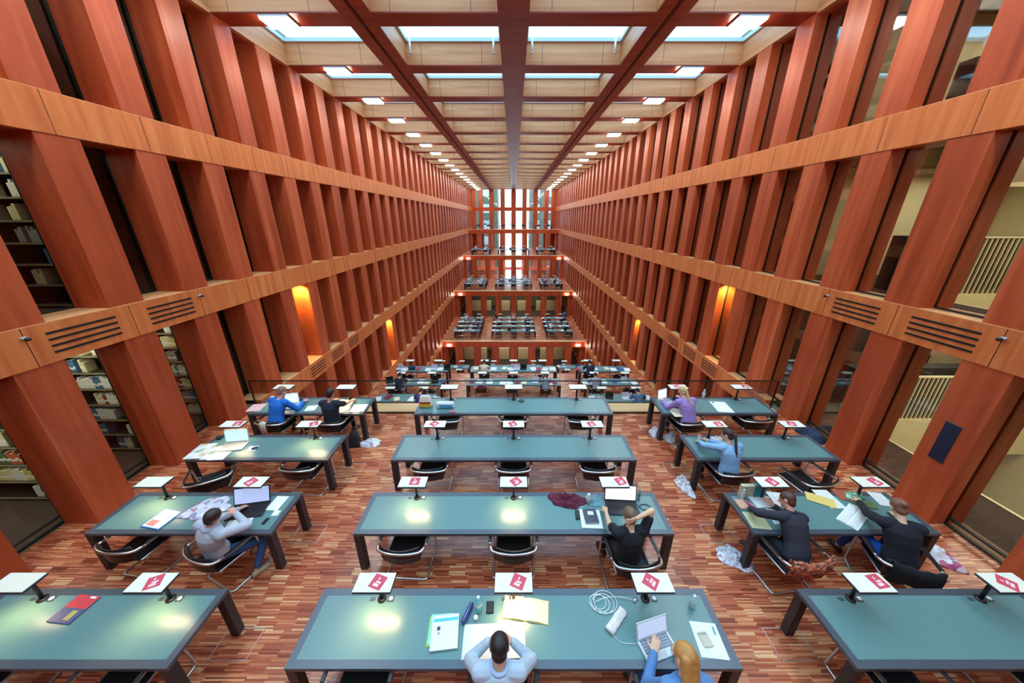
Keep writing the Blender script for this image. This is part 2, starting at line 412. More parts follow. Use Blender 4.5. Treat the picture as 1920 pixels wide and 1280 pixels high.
# solid fronts under the near terraces
for z, y in ((0, 8.15), (-F, 17.0), (-2 * F, 24.9)):
    b = B(); b.box(-HW, HW, y - .9, y - .7, z - F, z - .3); struct(b.make('wall_terrace_front', M_PIL))
b = B(); b.box(-HW, HW, -1.6, -1.4, 0, F - .3); struct(b.make('wall_terrace_front', M_PIL))
FAR = [(-2 * F, 31.1), (-F, 39.8), (0, 48.4), (F, 55.5)]
FX = [1.86 * i for i in range(-3, 4)]
for i, (z, y) in enumerate(FAR):
    y1 = FAR[i + 1][1] if i < 3 else YE
    r = terrace(('first', 'second', 'third', 'fourth')[i] + '_far_terrace', z, y, YE if i == 3 else y1 + .3)
    b = B(); b.box(-HW, HW, y - .03, y + .25, z - BH, z - .03); b.make('edge_band', M_BANDX, r)
    b = B(); b.box(-HW, HW, y - .05, y + .3, z - .03, z + .02); b.make('timber_lip', M_LIP, r)
    # facade below the deck
    fr = sroot('wall_far_facade')
    ye = YE
    for x in FX:
        bb = B(); bb.box(-.36, .36, 0, .55, z - F, z - BH); o = bb.make('pillar', M_PIL, fr); o.location = (x, y + .02, 0)
    for sx in (-1, 1):
        bb = B(); bb.box(sx * 6.95 - .2, sx * 6.95 + .2, 0, .55, z - F, z - BH); o = bb.make('pillar', M_PIL, fr); o.location = (0, y + .3, 0)
    # room behind: carpet, ceiling, cream parapet
    bb = B(); bb.box(-HW, HW, y + .3, min(y + 9.3, YE), z - F - .3, z - F + .004); struct(bb.make('floor_far_room', M_DARKFLOOR if i < 2 else M_FLOOR))
    bb = B(); bb.box(-HW, HW, y + .3, min(y + 9.3, YE), z - .3, z - .28); struct(bb.make('ceiling_far_room', M_CREAM))
    if i < 2:
        for sx in (-1, 1):
            for xa, xb in ((.5, 2.1), (3.0, 5.6)):
                bb = B(); bb.box(*sorted((sx * xa, sx * xb)), y + 3.2, y + 3.35, z - F, z - F + 1.35); struct(bb.make('wall_parapet', M_CREAM))
        bb = B(); bb.box(-HW, HW, y + 6.0, y + 6.2, z - F, z - .3); struct(bb.make('wall_far_room', M_GREYPL))
    area('room_fill', (0, y + 2.6, z - .45), 9, ROOME, (1, .93, .78), sy=2.5)  # added fill without a fixture, brightens the room behind the facade
# end wall with tall windows
er = sroot('wall_end')
for x in FX:
    b = B(); b.box(-.36, .36, 0, .5, -3 * F, SOF + .7); o = b.make('pillar', M_PIL, er); o.location = (x, YE, 0)
for s in (-1, 1):
    b = B(); b.box(s * 6.8 - .4, s * 6.8 + .4, YE, YE + .5, -9.96, SOF + .7); b.make('pillar', M_PIL, er)
for z in (-F, 0, F, 2 * F + .13, SOF + .66):
    b = B(); b.box(-HW, HW, YE - .02, YE + .3, z - BH, z); b.make('band', M_BANDX, er)
wn = 0
for zz in (-2 * F, -F, 0, F, 2 * F):
    for i in range(8):
        xc = -6.51 + 1.86 * i; hw_ = .57; wn += 1
        b = B(); z0, z1 = zz, zz + F - BH
        b.box(xc - hw_, xc + hw_, .4, .41, z0, z1)
        w = b.make('window_%d' % wn, M_GLASS, None, kind='structure'); w.location = (0, YE, 0)
        f = B()
        for xx in (xc - hw_, xc + hw_ - .04): f.box(xx, xx + .04, .37, .44, z0, z1)
        f.box(xc - hw_, xc + hw_, .37, .44, z0 + 1.0, z0 + 1.04)
        f.make('window_frame', M_FRAME, w)
# outside beyond the end windows
for i, (x0, x1, z1, c) in enumerate(((-16, -3.2, 14, (74, 84, 70)), (3.3, 17, 13, (88, 92, 84)), (-3.2, 3.3, -5.5, (120, 124, 122)))):
    m = mat('street_front_%d' % i, c, .9, noise=.4, nscale=1.5)
    b = B(); b.box(x0, x1, 70 + i, 78, -12, z1)
    for zz in range(-9, int(z1) - 1, 3):
        for xx in range(int(x0) + 1, int(x1) - 1, 3): b.box(xx, xx + 1.2, 69.9 + i, 70 + i, zz, zz + 1.6, 1)
    struct(b.make('exterior_building', [m, mat('street_pane', (150, 170, 180), .2)]))
b = B(); b.box(-30, 30, YE + .5, 90, -10.3, -10); struct(b.make('ground_street', mat('asphalt', (110, 110, 108), .9)))

# ------------------------------------------------------------------ ceiling with skylights
ce = sroot('ceiling')
for x in (-3.73, 0, 3.73):
    b = B()
    if x:
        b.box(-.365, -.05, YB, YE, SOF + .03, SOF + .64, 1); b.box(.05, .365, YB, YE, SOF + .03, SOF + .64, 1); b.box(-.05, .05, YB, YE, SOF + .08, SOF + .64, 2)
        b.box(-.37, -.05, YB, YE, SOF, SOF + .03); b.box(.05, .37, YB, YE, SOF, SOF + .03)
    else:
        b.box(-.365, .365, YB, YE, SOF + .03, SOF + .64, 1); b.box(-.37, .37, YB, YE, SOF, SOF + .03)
    o = b.make('long_beam', [M_SOF_SHADE, M_CEILY, M_BLACK], ce); o.location = (x, 0, 0)
beamY = [PY0 + 2 * PP * k for k in range(-5, 18)]
for y in beamY:
    for x0, x1 in ((-HW, -4.1), (-3.36, -.37), (.37, 3.36), (4.1, HW)):
        b = B(); b.box(x0, x1, .004, .576, SOF + .032, SOF + .62); b.box(x0, x1, 0, .58, SOF + .002, SOF + .032, 1); o = b.make('cross_beam', [M_CEIL, M_SOF_SHADE], ce); o.location = (0, y, 0)
M_SKF = mat('skylight_frame', (186, 196, 200), .5)
n = 0
for y in [YB - .6] + beamY:
    ya, yb = y + .58, y + 2 * PP
    if y == beamY[-1]: yb = YE
    if y < YB: ya = YB; yb = beamY[0]
    if yb - ya < .2: continue
    for x0, x1 in ((-HW, -4.1), (-3.36, -.37), (.37, 3.36), (4.1, HW)):
        n += 1
        b = B(); b.box(x0, x1, ya, yb, SOF + .66, SOF + .68); w = b.make('window_%d' % (wn + n), M_SKYGLASS, None, kind='structure')
        f = B(); t = .07
        f.box(x0, x1, ya, ya + t, SOF + .6, SOF + .7); f.box(x0, x1, yb - t, yb, SOF + .6, SOF + .7); f.box(x0, x0 + t, ya + t, yb - t, SOF + .6, SOF + .7); f.box(x1 - t, x1, ya + t, yb - t, SOF + .6, SOF + .7)
        f.make('window_frame', M_SKF, w)
b = B(); b.box(-15, -HW, YB, YE, 10.1, 10.3); b.box(HW, 15, YB, YE, 10.1, 10.3); struct(b.make('roof_deck', M_GREYPL))

# ceiling lamps
lp = None
for i, y in enumerate([q for q in beamY if q > -3]):
    for s in (-1, 1):
        nb = i - 4
        lab = 'flat ceiling lamp, %s side of the roof, %s' % ('left' if s < 0 else 'right', ORD[max(0, nb)] + ' counted from the top of the photo' if nb >= 0 else 'above the reader')
        if lp is None:
            lp = thing('ceiling_lamp', lab, 'ceiling lamp', (s * 5.7, y + .27, SOF), 0, 'ceiling lamps along the hall')
            b = B(); b.bbox(-.36, .36, -.26, .26, -.05, 0, .01); b.make('housing', M_SKF, lp)
            b = B(); b.bbox(-.34, .34, -.24, .24, -.09, -.05, .01); b.make('diffuser', M_GLOW, lp)
        else: dup(lp, (s * 5.7, y + .27, SOF), 0, lab)
for i, (px, lab) in enumerate(((767, 'leftmost'), (925, 'second from left'), (998, 'third from left'), (1155, 'rightmost'))):
    x = (px - 963) / 618 * (12.5 * math.cos(PITCH) - 5.0 * math.sin(PITCH))
    t = thing('blind_rod', '%s of the four white rods hanging below the nearest skylights' % lab, 'rod', (x, 12.55, SOF + .6), 0, 'white rods below the skylights')
    b = B(); b.cyl((0, 0, -.36), (0, 0, 0), .028); b.make('rod', M_WHITE, t); b = B(); b.cyl((0, 0, -.39), (0, 0, -.36), .034); b.make('end_cap', M_SKF, t)
# small lamps under the far terraces and vents in the bands
for i, (z, y) in enumerate(FAR[:3]):
    for s in (-1, 1):
        t = thing('corner_lamp', 'small white lamp at the %s end of the %s far terrace edge' % ('left' if s < 0 else 'right', ('lowest', 'second lowest', 'third lowest')[i]), 'lamp', (s * 6.5, y - .03, z - .38))
        b = B(); b.bbox(-.2, .2, -.1, 0, -.07, .07, .01); b.make('diffuser', M_GLOW, t)
        b = B(); b.box(-.22, .22, -.04, 0, .07, .09); b.make('housing', M_SKF, t)
SP = {-1: 'left', 1: 'right'}
vt = None
for s in (-1, 1):
    for yc, z, wh in ((5.22, 3.13, 'near'), (6.7, 3.13, 'second'), (10.98, -.18, 'third'), (12.41, -.18, 'fourth'), (13.84, -.18, 'fifth')):
        lab = 'black slotted air vent in the %s wall band, %s from the viewer' % (SP[s], {'near': 'nearest'}.get(wh, wh))
        t = thing('air_vent', lab, 'vent', (s * (HW - .013), yc, z), 0, 'air vents in the wall bands')
        b = B()
        for j in range(4): b.box(-.006, .006, -.47, .47, .155 - j * .1 - .017, .155 - j * .1 + .017)
        b.make('slot', M_BLACK, t)
    for yc in (4.5, 7.36):
        t = thing('spot_sensor', 'small grey sensor on the %s wall band, %s' % (SP[s], 'by the nearest panel joint' if yc < 5 else 'beyond the second vent'), 'sensor', (s * (HW - .012), yc, 3.3))
        b = B(); b.cyl((0, 0, 0), (-s * .06, 0, 0), .025); b.make('body', M_SKF, t); b = B(); b.ell((-s * .08, 0, -.01), (.035, .035, .03)); b.make('lens', M_BLACK, t)
t = thing('wall_panel', 'dark blue rectangular panel set into the right pillar beside the desks', 'panel', (HW, 4.54, 1.455))
b = B(); b.box(-.012, 0, -.1, .1, -.345, .345); b.make('screen', mat('panel_blue', (26, 36, 60), .4), t)
b = B(); b.box(-.008, 0, -.112, .112, -.357, -.345); b.box(-.008, 0, -.112, .112, .345, .357); b.make('rim', M_EDGE, t)
# warm niche lamps
for s in (-1, 1):
    for y, z, wh in ((11.12, 2.80, 'upper'), (18.26, -.52, 'lower')):
        t = thing('niche_lamp', '%s warm yellow lamp hidden in a niche of the %s wall' % (wh, SP[s]), 'lamp', (s * (HW + .3), y, z), 0, 'warm lamps in the pillar niches')
        b = B(); b.cyl((0, 0, 0), (0, 0, .04), .06); b.make('housing', M_SKF, t)
        b = B(); b.cyl((0, 0, -.012), (0, 0, 0), .05); b.make('bulb', mat('warm_glow', (255, 190, 60), .5, emit=12), t)
        d = bpy.data.lights.new('niche_spot', 'SPOT'); d.energy = 110; d.color = (1, .78, .2); d.spot_size = 2.2; d.spot_blend = .8; d.shadow_soft_size = .04
        o = bpy.data.objects.new('niche_spot', d); COL.objects.link(o); o.location = (s * (HW + .3), y, z - .03)
        o.rotation_euler = Vector((0, .55, -1)).to_track_quat('-Z', 'Y').to_euler()

# glass railing at the terrace edge
t = thing('glass_railing', 'clear glass railing with thin black handrail at the terrace edge', 'railing', (0, 7.68, 0))
b = B(); b.tube([(-HW + .25, 0, .98), (HW - .25, 0, .98)], .017, 8); b.make('handrail', M_BLACK, t)
b = B(); b.box(-HW + .02, HW - .02, -.01, .01, 0, .035); b.make('base_rail', M_BLACK, t)
b = B(); b.box(-HW + .25, HW - .25, -.004, .004, .035, .97); b.make('glass_pane', M_GLASS, t)
for s in (-1, 1):
    b = B(); b.box(s * (HW - .25) - .012, s * (HW - .25) + .012, -.015, .015, 0, .98); b.make('post', M_BLACK, t)
# floor hatches beside the desk ends
for r in range(4):
    for s in (-1, 1):
        lab = 'metal-edged floor hatch by the inner leg of the %s desk, %s row' % (SP[s], ('nearest', 'second', 'third', 'fourth')[r])
        t = thing('floor_hatch', lab, 'floor hatch', (s * 3.42, 2.52 + r * 1.525, .001), 0, 'floor hatches in the parquet')
        b = B(); a, c, e = .23, .17, .008
        b.box(-a, a, -c, -c + e, 0, .004); b.box(-a, a, c - e, c, 0, .004); b.box(-a, -a + e, -c, c, 0, .004); b.box(a - e, a, -c, c, 0, .004); b.make('rim', M_CHROME, t)
# ------------------------------------------------------------------ behind the left wall: bookcases
rnd = random.Random(4)
BCOL = {'cream': (224, 214, 168), 'yellow': (222, 200, 110), 'blue': (70, 120, 160), 'red': (160, 50, 40), 'orange': (206, 110, 60), 'grey': (150, 150, 140), 'green': (90, 120, 80), 'white': (236, 234, 222)}
BNAM = list(BCOL); BW = [6, 2, 2, 2, 1, 2, 1, 4]
M_SHELF = mat('shelf_black', (34, 33, 30), .6)
M_SHELFEDGE = mat('shelf_edge', (150, 142, 110), .5)
bookp = {}
def book_me(c):
    if c not in bookp:
        bb = B(); bb.bbox(-.5, .5, -.5, .5, 0, 1, .03); cover = bb.mesh('book', mat('cover_' + c, BCOL[c], .7))
        q = B(); q.box(-.42, .42, -.46, .502, .99, 1.004); q.box(-.51, .51, -.505, -.5, .3, .5); pages = q.mesh('pages', M_WHITE)
        bookp[c] = (cover, pages)
    return bookp[c]
CASES = [(0, 7.55, -8.66, -8.2, 'third', 7), (0, 6.12, -9.12, -8.38, 'second', 7), (F, 6.12, -9.12, -8.38, 'second', 7), (F, 4.72, -9.95, -8.6, 'nearest', 7),
         (2 * F, 6.12, -9.1, -8.38, 'second', 7), (2 * F, 4.72, -9.9, -8.6, 'nearest', 7), (0, 4.72, -9.95, -8.6, 'nearest', 4)]
STN = {0: 'on the reading floor', F: 'one storey up', 2 * F: 'two storeys up'}
SHN = ['bottom', 'second', 'third', 'fourth', 'fifth', 'sixth', 'top']
nbook = 0
for z, y, x0, x1, wh, ns in CASES:
    t = thing('bookcase', 'dark metal bookcase behind the %s gap of the left wall, %s' % (wh, STN[z]), 'bookcase', (0, y, z), 0, 'bookcases behind the left wall')
    b = B(); b.box(x1 + .02, x1 + .07, -.02, .36, 0, 2.72); b.box(x0 - .07, x0 - .02, -.02, .36, 0, 2.72); b.make('side_panel', M_SHELF, t)
    b = B(); b.box(x0 - .02, x1 + .02, .34, .36, 0, 2.72); b.make('back_panel', M_SHELF, t)
    for j in range(7):
        b = B(); b.box(x0 - .02, x1 + .02, 0, .34, .06 + .375 * j, .085 + .375 * j); b.box(x0 - .02, x1 + .02, -.008, 0, .055 + .375 * j, .087 + .375 * j, 1); b.make('shelf', [M_SHELF, M_SHELFEDGE], t)
    for j in range(ns):
        x = x0 + .02; dens = .72 if z == 0 else (.42 if z < 5 else .12)
        zs = z + .085 + .375 * j
        while x < x1 - .05:
            if rnd.random() > dens: x += rnd.uniform(.08, .3); continue
            c = rnd.choices(BNAM, BW)[0]
            for _ in range(rnd.randint(2, 5)):
                w = rnd.uniform(.03, .062); h = rnd.uniform(.2, .285); d = rnd.uniform(.17, .23)
                if x + w > x1 - .02 or nbook >= 298: break
                cov, pg = book_me(c)
                o = bpy.data.objects.new('book', cov); COL.objects.link(o); o.location = (x + w / 2, y + .02 + d / 2, zs + .001); o.scale = (w * .94, d, h)
                if z == 0:
                    o2 = bpy.data.objects.new('pages', pg); COL.objects.link(o2); o2.parent = o
                tag(o, '%s %s %s-spined book, %s shelf behind the %s gap, %s' % ('tall' if h > .243 else 'short', 'thick' if w > .046 else 'thin', c, SHN[j], wh, STN[z]), 'book', 'books on the %s shelf, %s bookcase %s' % (SHN[j], wh, STN[z]))
                nbook += 1; x += w
for z in (0, F, 2 * F):
    area('shelf_fill', (-9.2, 4.2 if z else 4.9, z + 2.75), 2.2, SHELFE if z == 0 else SHELFE * .6, (1, .95, .75), sy=5)  # unseen fill added to make the books visible

# ------------------------------------------------------------------ behind the right wall: stair hall with balustrades
M_BAL = mat('baluster_cream', (220, 208, 170), .5)
for z in (-F, 0, F, 2 * F):
    b = B(); b.box(8.88, 8.94, -1, 7.4, z - 1.1, z + .02); b.box(8.9, 14, 7.36, 7.42, z - 1.1, z + .02); b.box(8.9, 14, -1.06, -1, z - 1.1, z + .02); struct(b.make('wall_void_edge', M_CREAM))
for z in (0, F, 2 * F):
    nm = STN[z]
    t = thing('balustrade', 'upright pale bars guarding the stair void behind the right wall, ' + nm, 'balustrade', (8.95, 7.39, z))
    b = B(); x = .05
    while x < 5: b.box(x - .016, x + .016, -.015, .015, .02, 1.22); x += .115
    b.make('baluster_bars', M_BAL, t)
    b = B(); b.box(0, 5.02, -.03, .03, 1.22, 1.26); b.make('handrail', M_BAL, t)
    b = B(); b.box(0, 5.02, .02, .03, .5, .54); b.make('mid_rail', M_BLACK, t)
    b = B(); b.box(9.0, 13.9, 7.9, 8.2, z, z + 1.24); struct(b.make('wall_dark_backdrop', M_SHELF))  # dark backdrop added to keep the gaps between the bars dark
    b = B(); b.box(8.9, 14, 10.2, 10.4, z, z + F - .4); struct(b.make('wall_stair_back', M_CREAM if z else mat('dark_plaster', (60, 54, 44), .9)))
    area('stair_fill', (10.9, 3.6, z + 2.7), 2.0, STAIRE, (1, .93, .76), sy=6); area('stair_fill', (11.2, 8.8, z + 2.7), 3, STAIRE * .4, (1, .93, .76), sy=1.5)  # unseen fill lights added to brighten the cream stair hall
    for yy in (3.2, 4.9, 6.6):
        c = thing('downlight', 'round white downlight behind the right wall, %s, %s' % (nm, {3.2: 'near end', 4.9: 'middle', 6.6: 'far end'}[yy]), 'lamp', (8.4, yy, z + F - .4))
        b = B(); b.cyl((0, 0, -.02), (0, 0, 0), .09); b.make('rim', M_SKF, c); b = B(); b.cyl((0, 0, -.03), (0, 0, -.02), .07); b.make('bulb', M_GLOW, c)

# ------------------------------------------------------------------ desks, chairs, lamps
def make_desk(w, name, label, simple=False):
    t = thing(name, label, 'desk')
    H, D = .73, .76; e = .075
    b = B(); b.box(-w / 2, w / 2, 0, e, H - .045, H); b.box(-w / 2, w / 2, D - e, D, H - .045, H); b.box(-w / 2, -w / 2 + e, e, D - e, H - .045, H); b.box(w / 2 - e, w / 2, e, D - e, H - .045, H); b.box(-w / 2 + e, w / 2 - e, e, D - e, H - .045, H - .012)
    b.make('edge_frame', M_EDGE, t)
    b = B(); b.box(-w / 2 + e, w / 2 - e, e, D - e, H - .012, H - .002); b.make('writing_surface', M_TOP, t)
    for sx in (-1, 1):
        for y0 in (0.0, D - .1):
            b = B(); b.bbox(-.05, .05, 0, .1, .0, H - .045, .004); o = b.make('leg', M_LEG, t); o.location = (sx * (w / 2 - .05), y0, 0)
    return t
def make_lamp(simple=False):
    t = thing('reading_lamp', 'reading lamp', 'lamp')
    b = B(); b.cyl((0, 0, 0), (0, 0, .37), .02, n=10); b.cyl((0, 0, 0), (0, 0, .012), .05, n=16); b.make('stem', M_LHEAD, t)
    b = B(); b.bbox(-.212, .212, -.185, .035, .37, .395, .006); h = b.make('lamp_head', M_LHEAD, t)
    b = B(); b.bbox(-.208, .208, -.181, .031, .395, .404, .003); b.make('top_cover', M_LTOP, h)
    b = B(); b.bbox(.06, .14, -.03, .035, 0, .006, .003); b.bbox(-.14, -.08, -.02, .02, 0, .006, .003); b.make('socket_plate', M_EDGE, t)
    b = B(); b.cyl((.105, 0, .006), (.105, 0, .014), .024, n=14); b.make('socket', M_WHITE, t)
    b = B(); b.box(-.19, .19, -.16, .01, .364, .37); b.make('light_strip', mat('lamp_off', (210, 206, 190), .5), h)
    return t
def make_chair():
    t = thing('chair', 'chair', 'chair')
    r = .015
    b = B()
    side = []
    path = [(-.3, .30, r), (-.3, -.22, r), (.3, -.22, r), (.3, .30, r)]
    full = [(-.33, -.2, .66), (-.33, .22, .655)] + path + [(.33, .22, .655), (.33, -.2, .66)]
    b.tube(smooth_path(full, .05, 4), r, 8); b.make('tube_frame', M_CHROME, t)
    b = B(); hoop = [(-.33, -.19, .66), (-.31, -.30, .68), (-.17, -.36, .70), (0, -.378, .705), (.17, -.36, .70), (.31, -.30, .68), (.33, -.19, .66)]
    b.tube(smooth_path(hoop, .06, 3), r * 1.3, 8); b.make('back_hoop', M_CHROME, t)
    for s in (-1, 1):
        b = B(); b.bbox(s * .33 - .022, s * .33 + .022, -.16, .2, .668, .684, .004); b.make('armrest', M_LEATHER, t)
    b = B(); b.tube(smooth_path([(-.31, .262, .44), (-.25, .24, .43), (-.25, -.24, .43), (.25, -.24, .43), (.25, .24, .43), (.31, .262, .44)], .04, 3), .011, 6); b.make('seat_frame', M_CHROME, t)
    # sling seat and curved back
    n = 8; R = []
    for i in range(n + 1):
        y = -.25 + .5 * i / n; zz = .455 - .018 * math.sin(math.pi * i / n) + (.012 if i == n else 0)
        R.append([Vector((-.24, y, zz)), Vector((.24, y, zz)), Vector((.24, y, zz - .022)), Vector((-.24, y, zz - .022))])
    b = B(); b.loft(R, 0, False); b.make('seat', M_LEATHER, t)
    R = []
    for i in range(11):
        a = -1 + 2 * i / 10; x = .275 * a; y = -.352 + .085 * a * a
        R.append([Vector((x, y + .012, .49)), Vector((x, y - .004, .49)), Vector((x * 1.02, y - .02, .745)), Vector((x * 1.02, y - .002, .75))])
    b = B(); b.loft(R, 0, True); b.make('backrest', M_LEATHER, t)
    return t
def make_chair_simple():
    b = B(); r = .016
    b.tube([(-.3, .28, r), (-.3, -.22, r), (.3, -.22, r), (.3, .28, r)], r, 4, 1)
    for s in (-1, 1): b.tube([(s * .3, .28, r), (s * .33, .22, .655), (s * .32, -.25, .67)], r, 4, 1)
    b.box(-.24, .24, -.25, .25, .43, .455); b.box(-.26, .26, -.36, -.34, .49, .75); b.tube([(-.32, -.25, .67), (0, -.378, .70), (.32, -.25, .67)], r, 4, 1)
    return b.mesh('chair', [M_LEATHER, M_CHROME])
def make_desk_simple(w):
    b = B(); b.box(-w / 2, w / 2, 0, .76, .685, .72, 1); b.box(-w / 2 + .07, w / 2 - .07, .07, .69, .72, .73)
    for sx in (-1, 1):
        for y0 in (0, .66): b.box(sx * (w / 2 - .05) - .05, sx * (w / 2 - .05) + .05, y0, y0 + .1, 0, .685, 2)
    return b.mesh('desk', [M_TOP, M_EDGE, M_LEG])
def lamp_simple():
    b = B(); b.box(-.015, .015, -.015, .015, 0, .37); b.box(-.212, .212, -.185, .035, .37, .395); b.box(-.208, .208, -.18, .03, .395, .404, 1)
    return b.mesh('reading_lamp', [M_LHEAD, M_LTOP])

ROWS = [1.94, 3.44, 4.97, 6.51]
RN = ['nearest', 'second', 'third', 'fourth']
BL = {'left': (-4.79, 2.66, (-5.55, -4.04)), 'centre': (0, 4.58, (-1.55, 0, 1.55)), 'right': (4.76, 2.68, (3.97, 5.5))}
SEAT = {2: ('inner', 'outer'), 3: ('left', 'middle', 'right')}
desk2, desk3, lamp0, chair0 = None, None, None, None
used = {}
SEATPOS = {}
# chair adjustments: (dx, dy, rotation in degrees)
ADJ = {('left', 1, 1): (-.1, -.1, -22), ('left', 1, 0): (.1, .02, -8), ('left', 2, 0): (.1, -.3, 28), ('centre', 1, 2): (.08, -.2, 4), ('right', 1, 0): (-.08, -.18, 6),
       ('right', 1, 1): (-.22, -.3, -22), ('right', 2, 1): (-.22, -.32, 12), ('right', 2, 0): (0, -.1, 4), ('right', 3, 0): (.0, -.1, 8), ('left', 3, 0): (.12, -.1, -6),
       ('left', 3, 1): (-.08, -.1, -3), ('left', 2, 1): (.1, .02, -2), ('centre', 0, 1): (-.1, -.17, 0), ('centre', 0, 2): (.0, -.26, 4), ('centre', 1, 0): (0, .0, -3)}
NOL = {('left', 0, 0), ('left', 1, 0), ('left', 3, 0), ('left', 3, 1), ('centre', 3, 0), ('centre', 3, 1), ('centre', 3, 2)}
LIT = {('left', 0, 0), ('left', 0, 1), ('left', 1, 0), ('centre', 0, 0), ('centre', 1, 0), ('centre', 1, 1), ('left', 2, 1), ('left', 2, 0), ('left', 3, 0), ('left', 3, 1), ('centre', 0, 1)}
M_LLIT = mat('lamp_lit', (255, 236, 170), .5, emit=10)
leaf0 = None
def leaflet(x, y, z, rz, lab, small=1.0):
    global leaf0
    if leaf0 is None:
        leaf0 = thing('leaflet', lab, 'leaflet', (x, y, z), rz, 'red leaflets on the reading lamps')
        b = B(); b.box(-.075, .075, -.075, .075, 0, .0015); b.make('sheet', M_RED, leaf0)
        b = B(); b.box(-.035, .03, -.05, -.02, .0015, .002); b.box(-.02, .04, -.012, .008, .0015, .002); b.box(-.012, .004, .02, .05, .0015, .002); b.make('print', mat('leaflet_print', (246, 214, 216), .7), leaf0)
        return leaf0
    return dup(leaf0, (x, y, z), rz, lab, 'red leaflets on the reading lamps')
rl = random.Random(11)
for r, y0 in enumerate(ROWS):
    for bl, (cx, w, lx) in BL.items():
        lab = '%s teal-topped reading desk with dark steel legs in the %s block' % (RN[r], bl)
        src = desk3 if bl == 'centre' else desk2
        if src is None:
            d = make_desk(4.58 if bl == 'centre' else 2.66, 'reading_desk', lab); d.location = (cx, y0, 0)
            if bl == 'centre': desk3 = d
            else: desk2 = d
        else: d = dup(src, (cx, y0, 0), 0, lab)
        d['group'] = 'reading desks on the near terrace'
        k = len(lx); order = list(range(k))
        if bl == 'left': order = [1, 0]        # inner seat is the right-hand one
        for j, x in enumerate(lx):
            sn = SEAT[3][j] if k == 3 else (('outer', 'inner')[j] if bl == 'left' else ('inner', 'outer')[j])
            ll = 'reading lamp at the %s seat of the %s desk, %s block' % (sn, RN[r], bl)
            if lamp0 is None: lamp0 = make_lamp(); o = lamp0; o.location = (x, y0 + .645, .73); o['label'] = ll
            else: o = dup(lamp0, (x, y0 + .645, .73), 0, ll)
            o['group'] = 'reading lamps on the near desks'
            if (bl, r, j) in LIT:
                dd = bpy.data.lights.new('lamp_light', 'AREA'); dd.energy = DESKE; dd.color = (1, .7, .36); dd.shape = 'RECTANGLE'; dd.size = .34; dd.size_y = .1; dd.spread = 1.9
                lo = bpy.data.objects.new('lamp_light', dd); COL.objects.link(lo); lo.location = (x, y0 + .58, .73 + .36); lo.rotation_euler = (-.5, 0, 0)
            if (bl, r, j) not in NOL:
                leaflet(x + rl.uniform(-.03, .1), y0 + .645 - .075 + rl.uniform(-.01, .01), .73 + .405, rl.uniform(-.5, .5) + (.7 if rl.random() < .3 else 0),
                        'red leaflet lying on the lamp at the %s seat of the %s desk, %s block' % (sn, RN[r], bl))
            dx, dy, a = ADJ.get((bl, r, j), (0, 0, 0))
            px, py, ra = x + dx, y0 + .08 + dy, math.radians(a)
            SEATPOS[(bl, r, j)] = (px, py, ra)
            cl = 'black leather chair, %s seat of the %s desk, %s block' % (sn, RN[r], bl)
            if chair0 is None: chair0 = make_chair(); o = chair0; o.location = (px, py, 0); o.rotation_euler = (0, 0, ra); o['label'] = cl
            else: o = dup(chair0, (px, py, 0), ra, cl)
            o['group'] = 'chairs on the near terrace'

# the other terraces: simple desks, lamps and chairs
MD2, MD3, MC, ML = make_desk_simple(2.66), make_desk_simple(4.58), make_chair_simple(), lamp_simple()
def put(name, me, loc, rz, label, cat, group):
    o = bpy.data.objects.new(name, me); COL.objects.link(o); o.location = loc; o.rotation_euler = (0, 0, rz); tag(o, label, cat, group); return o
OTHER = [(-F, [11.1, 12.6, 14.15, 15.65], 'the terrace below the railing', 1), (-2 * F, [21.55, 23.1], 'the second lower terrace', 1),
         (-2 * F, [32.1, 33.63, 35.16, 36.7], 'the lowest far terrace', 1), (-F, [40.7, 42.2, 43.7], 'the second far terrace', 1), (0, [49.2, 50.9], 'the third far terrace', 1), (F, [56.0], 'the topmost far terrace', 1)]
rf = random.Random(5)
OPOS = []
for z, rows, tn, fl in OTHER:
    for ri, y0 in enumerate(rows):
        rn = ('front', 'second', 'third', 'rear')[ri] if len(rows) > 1 else 'only'
        for bl, (cx, w, lx) in BL.items():
            hid = tn.startswith('the terrace below') and ((ri == 0) or (bl == 'centre' and ri == 1))
            if hid: continue
            put('reading_desk', MD3 if bl == 'centre' else MD2, (cx, y0, z), 0, 'teal desk, %s row, %s block, %s' % (rn, bl, tn), 'desk', 'desks on ' + tn)
            for j, x in enumerate(lx):
                sn = (('left', 'middle', 'right') if len(lx) == 3 else ('left', 'right'))[j]
                put('reading_lamp', ML, (x, y0 + .645, z + .73), 0, '%s black lamp, %s row, %s block, %s' % (sn, rn, bl, tn), 'lamp', 'lamps %s row %s block on %s' % (rn, bl, tn))
                OPOS.append((x, y0, z, tn, rn, bl, j))
                put('chair', MC, (x + rf.uniform(-.05, .05), y0 + .03 + rf.uniform(-.12, .03), z), rf.uniform(-.15, .15), '%s black chair, %s row, %s block, %s' % (sn, rn, bl, tn), 'chair', 'chairs %s row %s block on %s' % (rn, bl, tn))
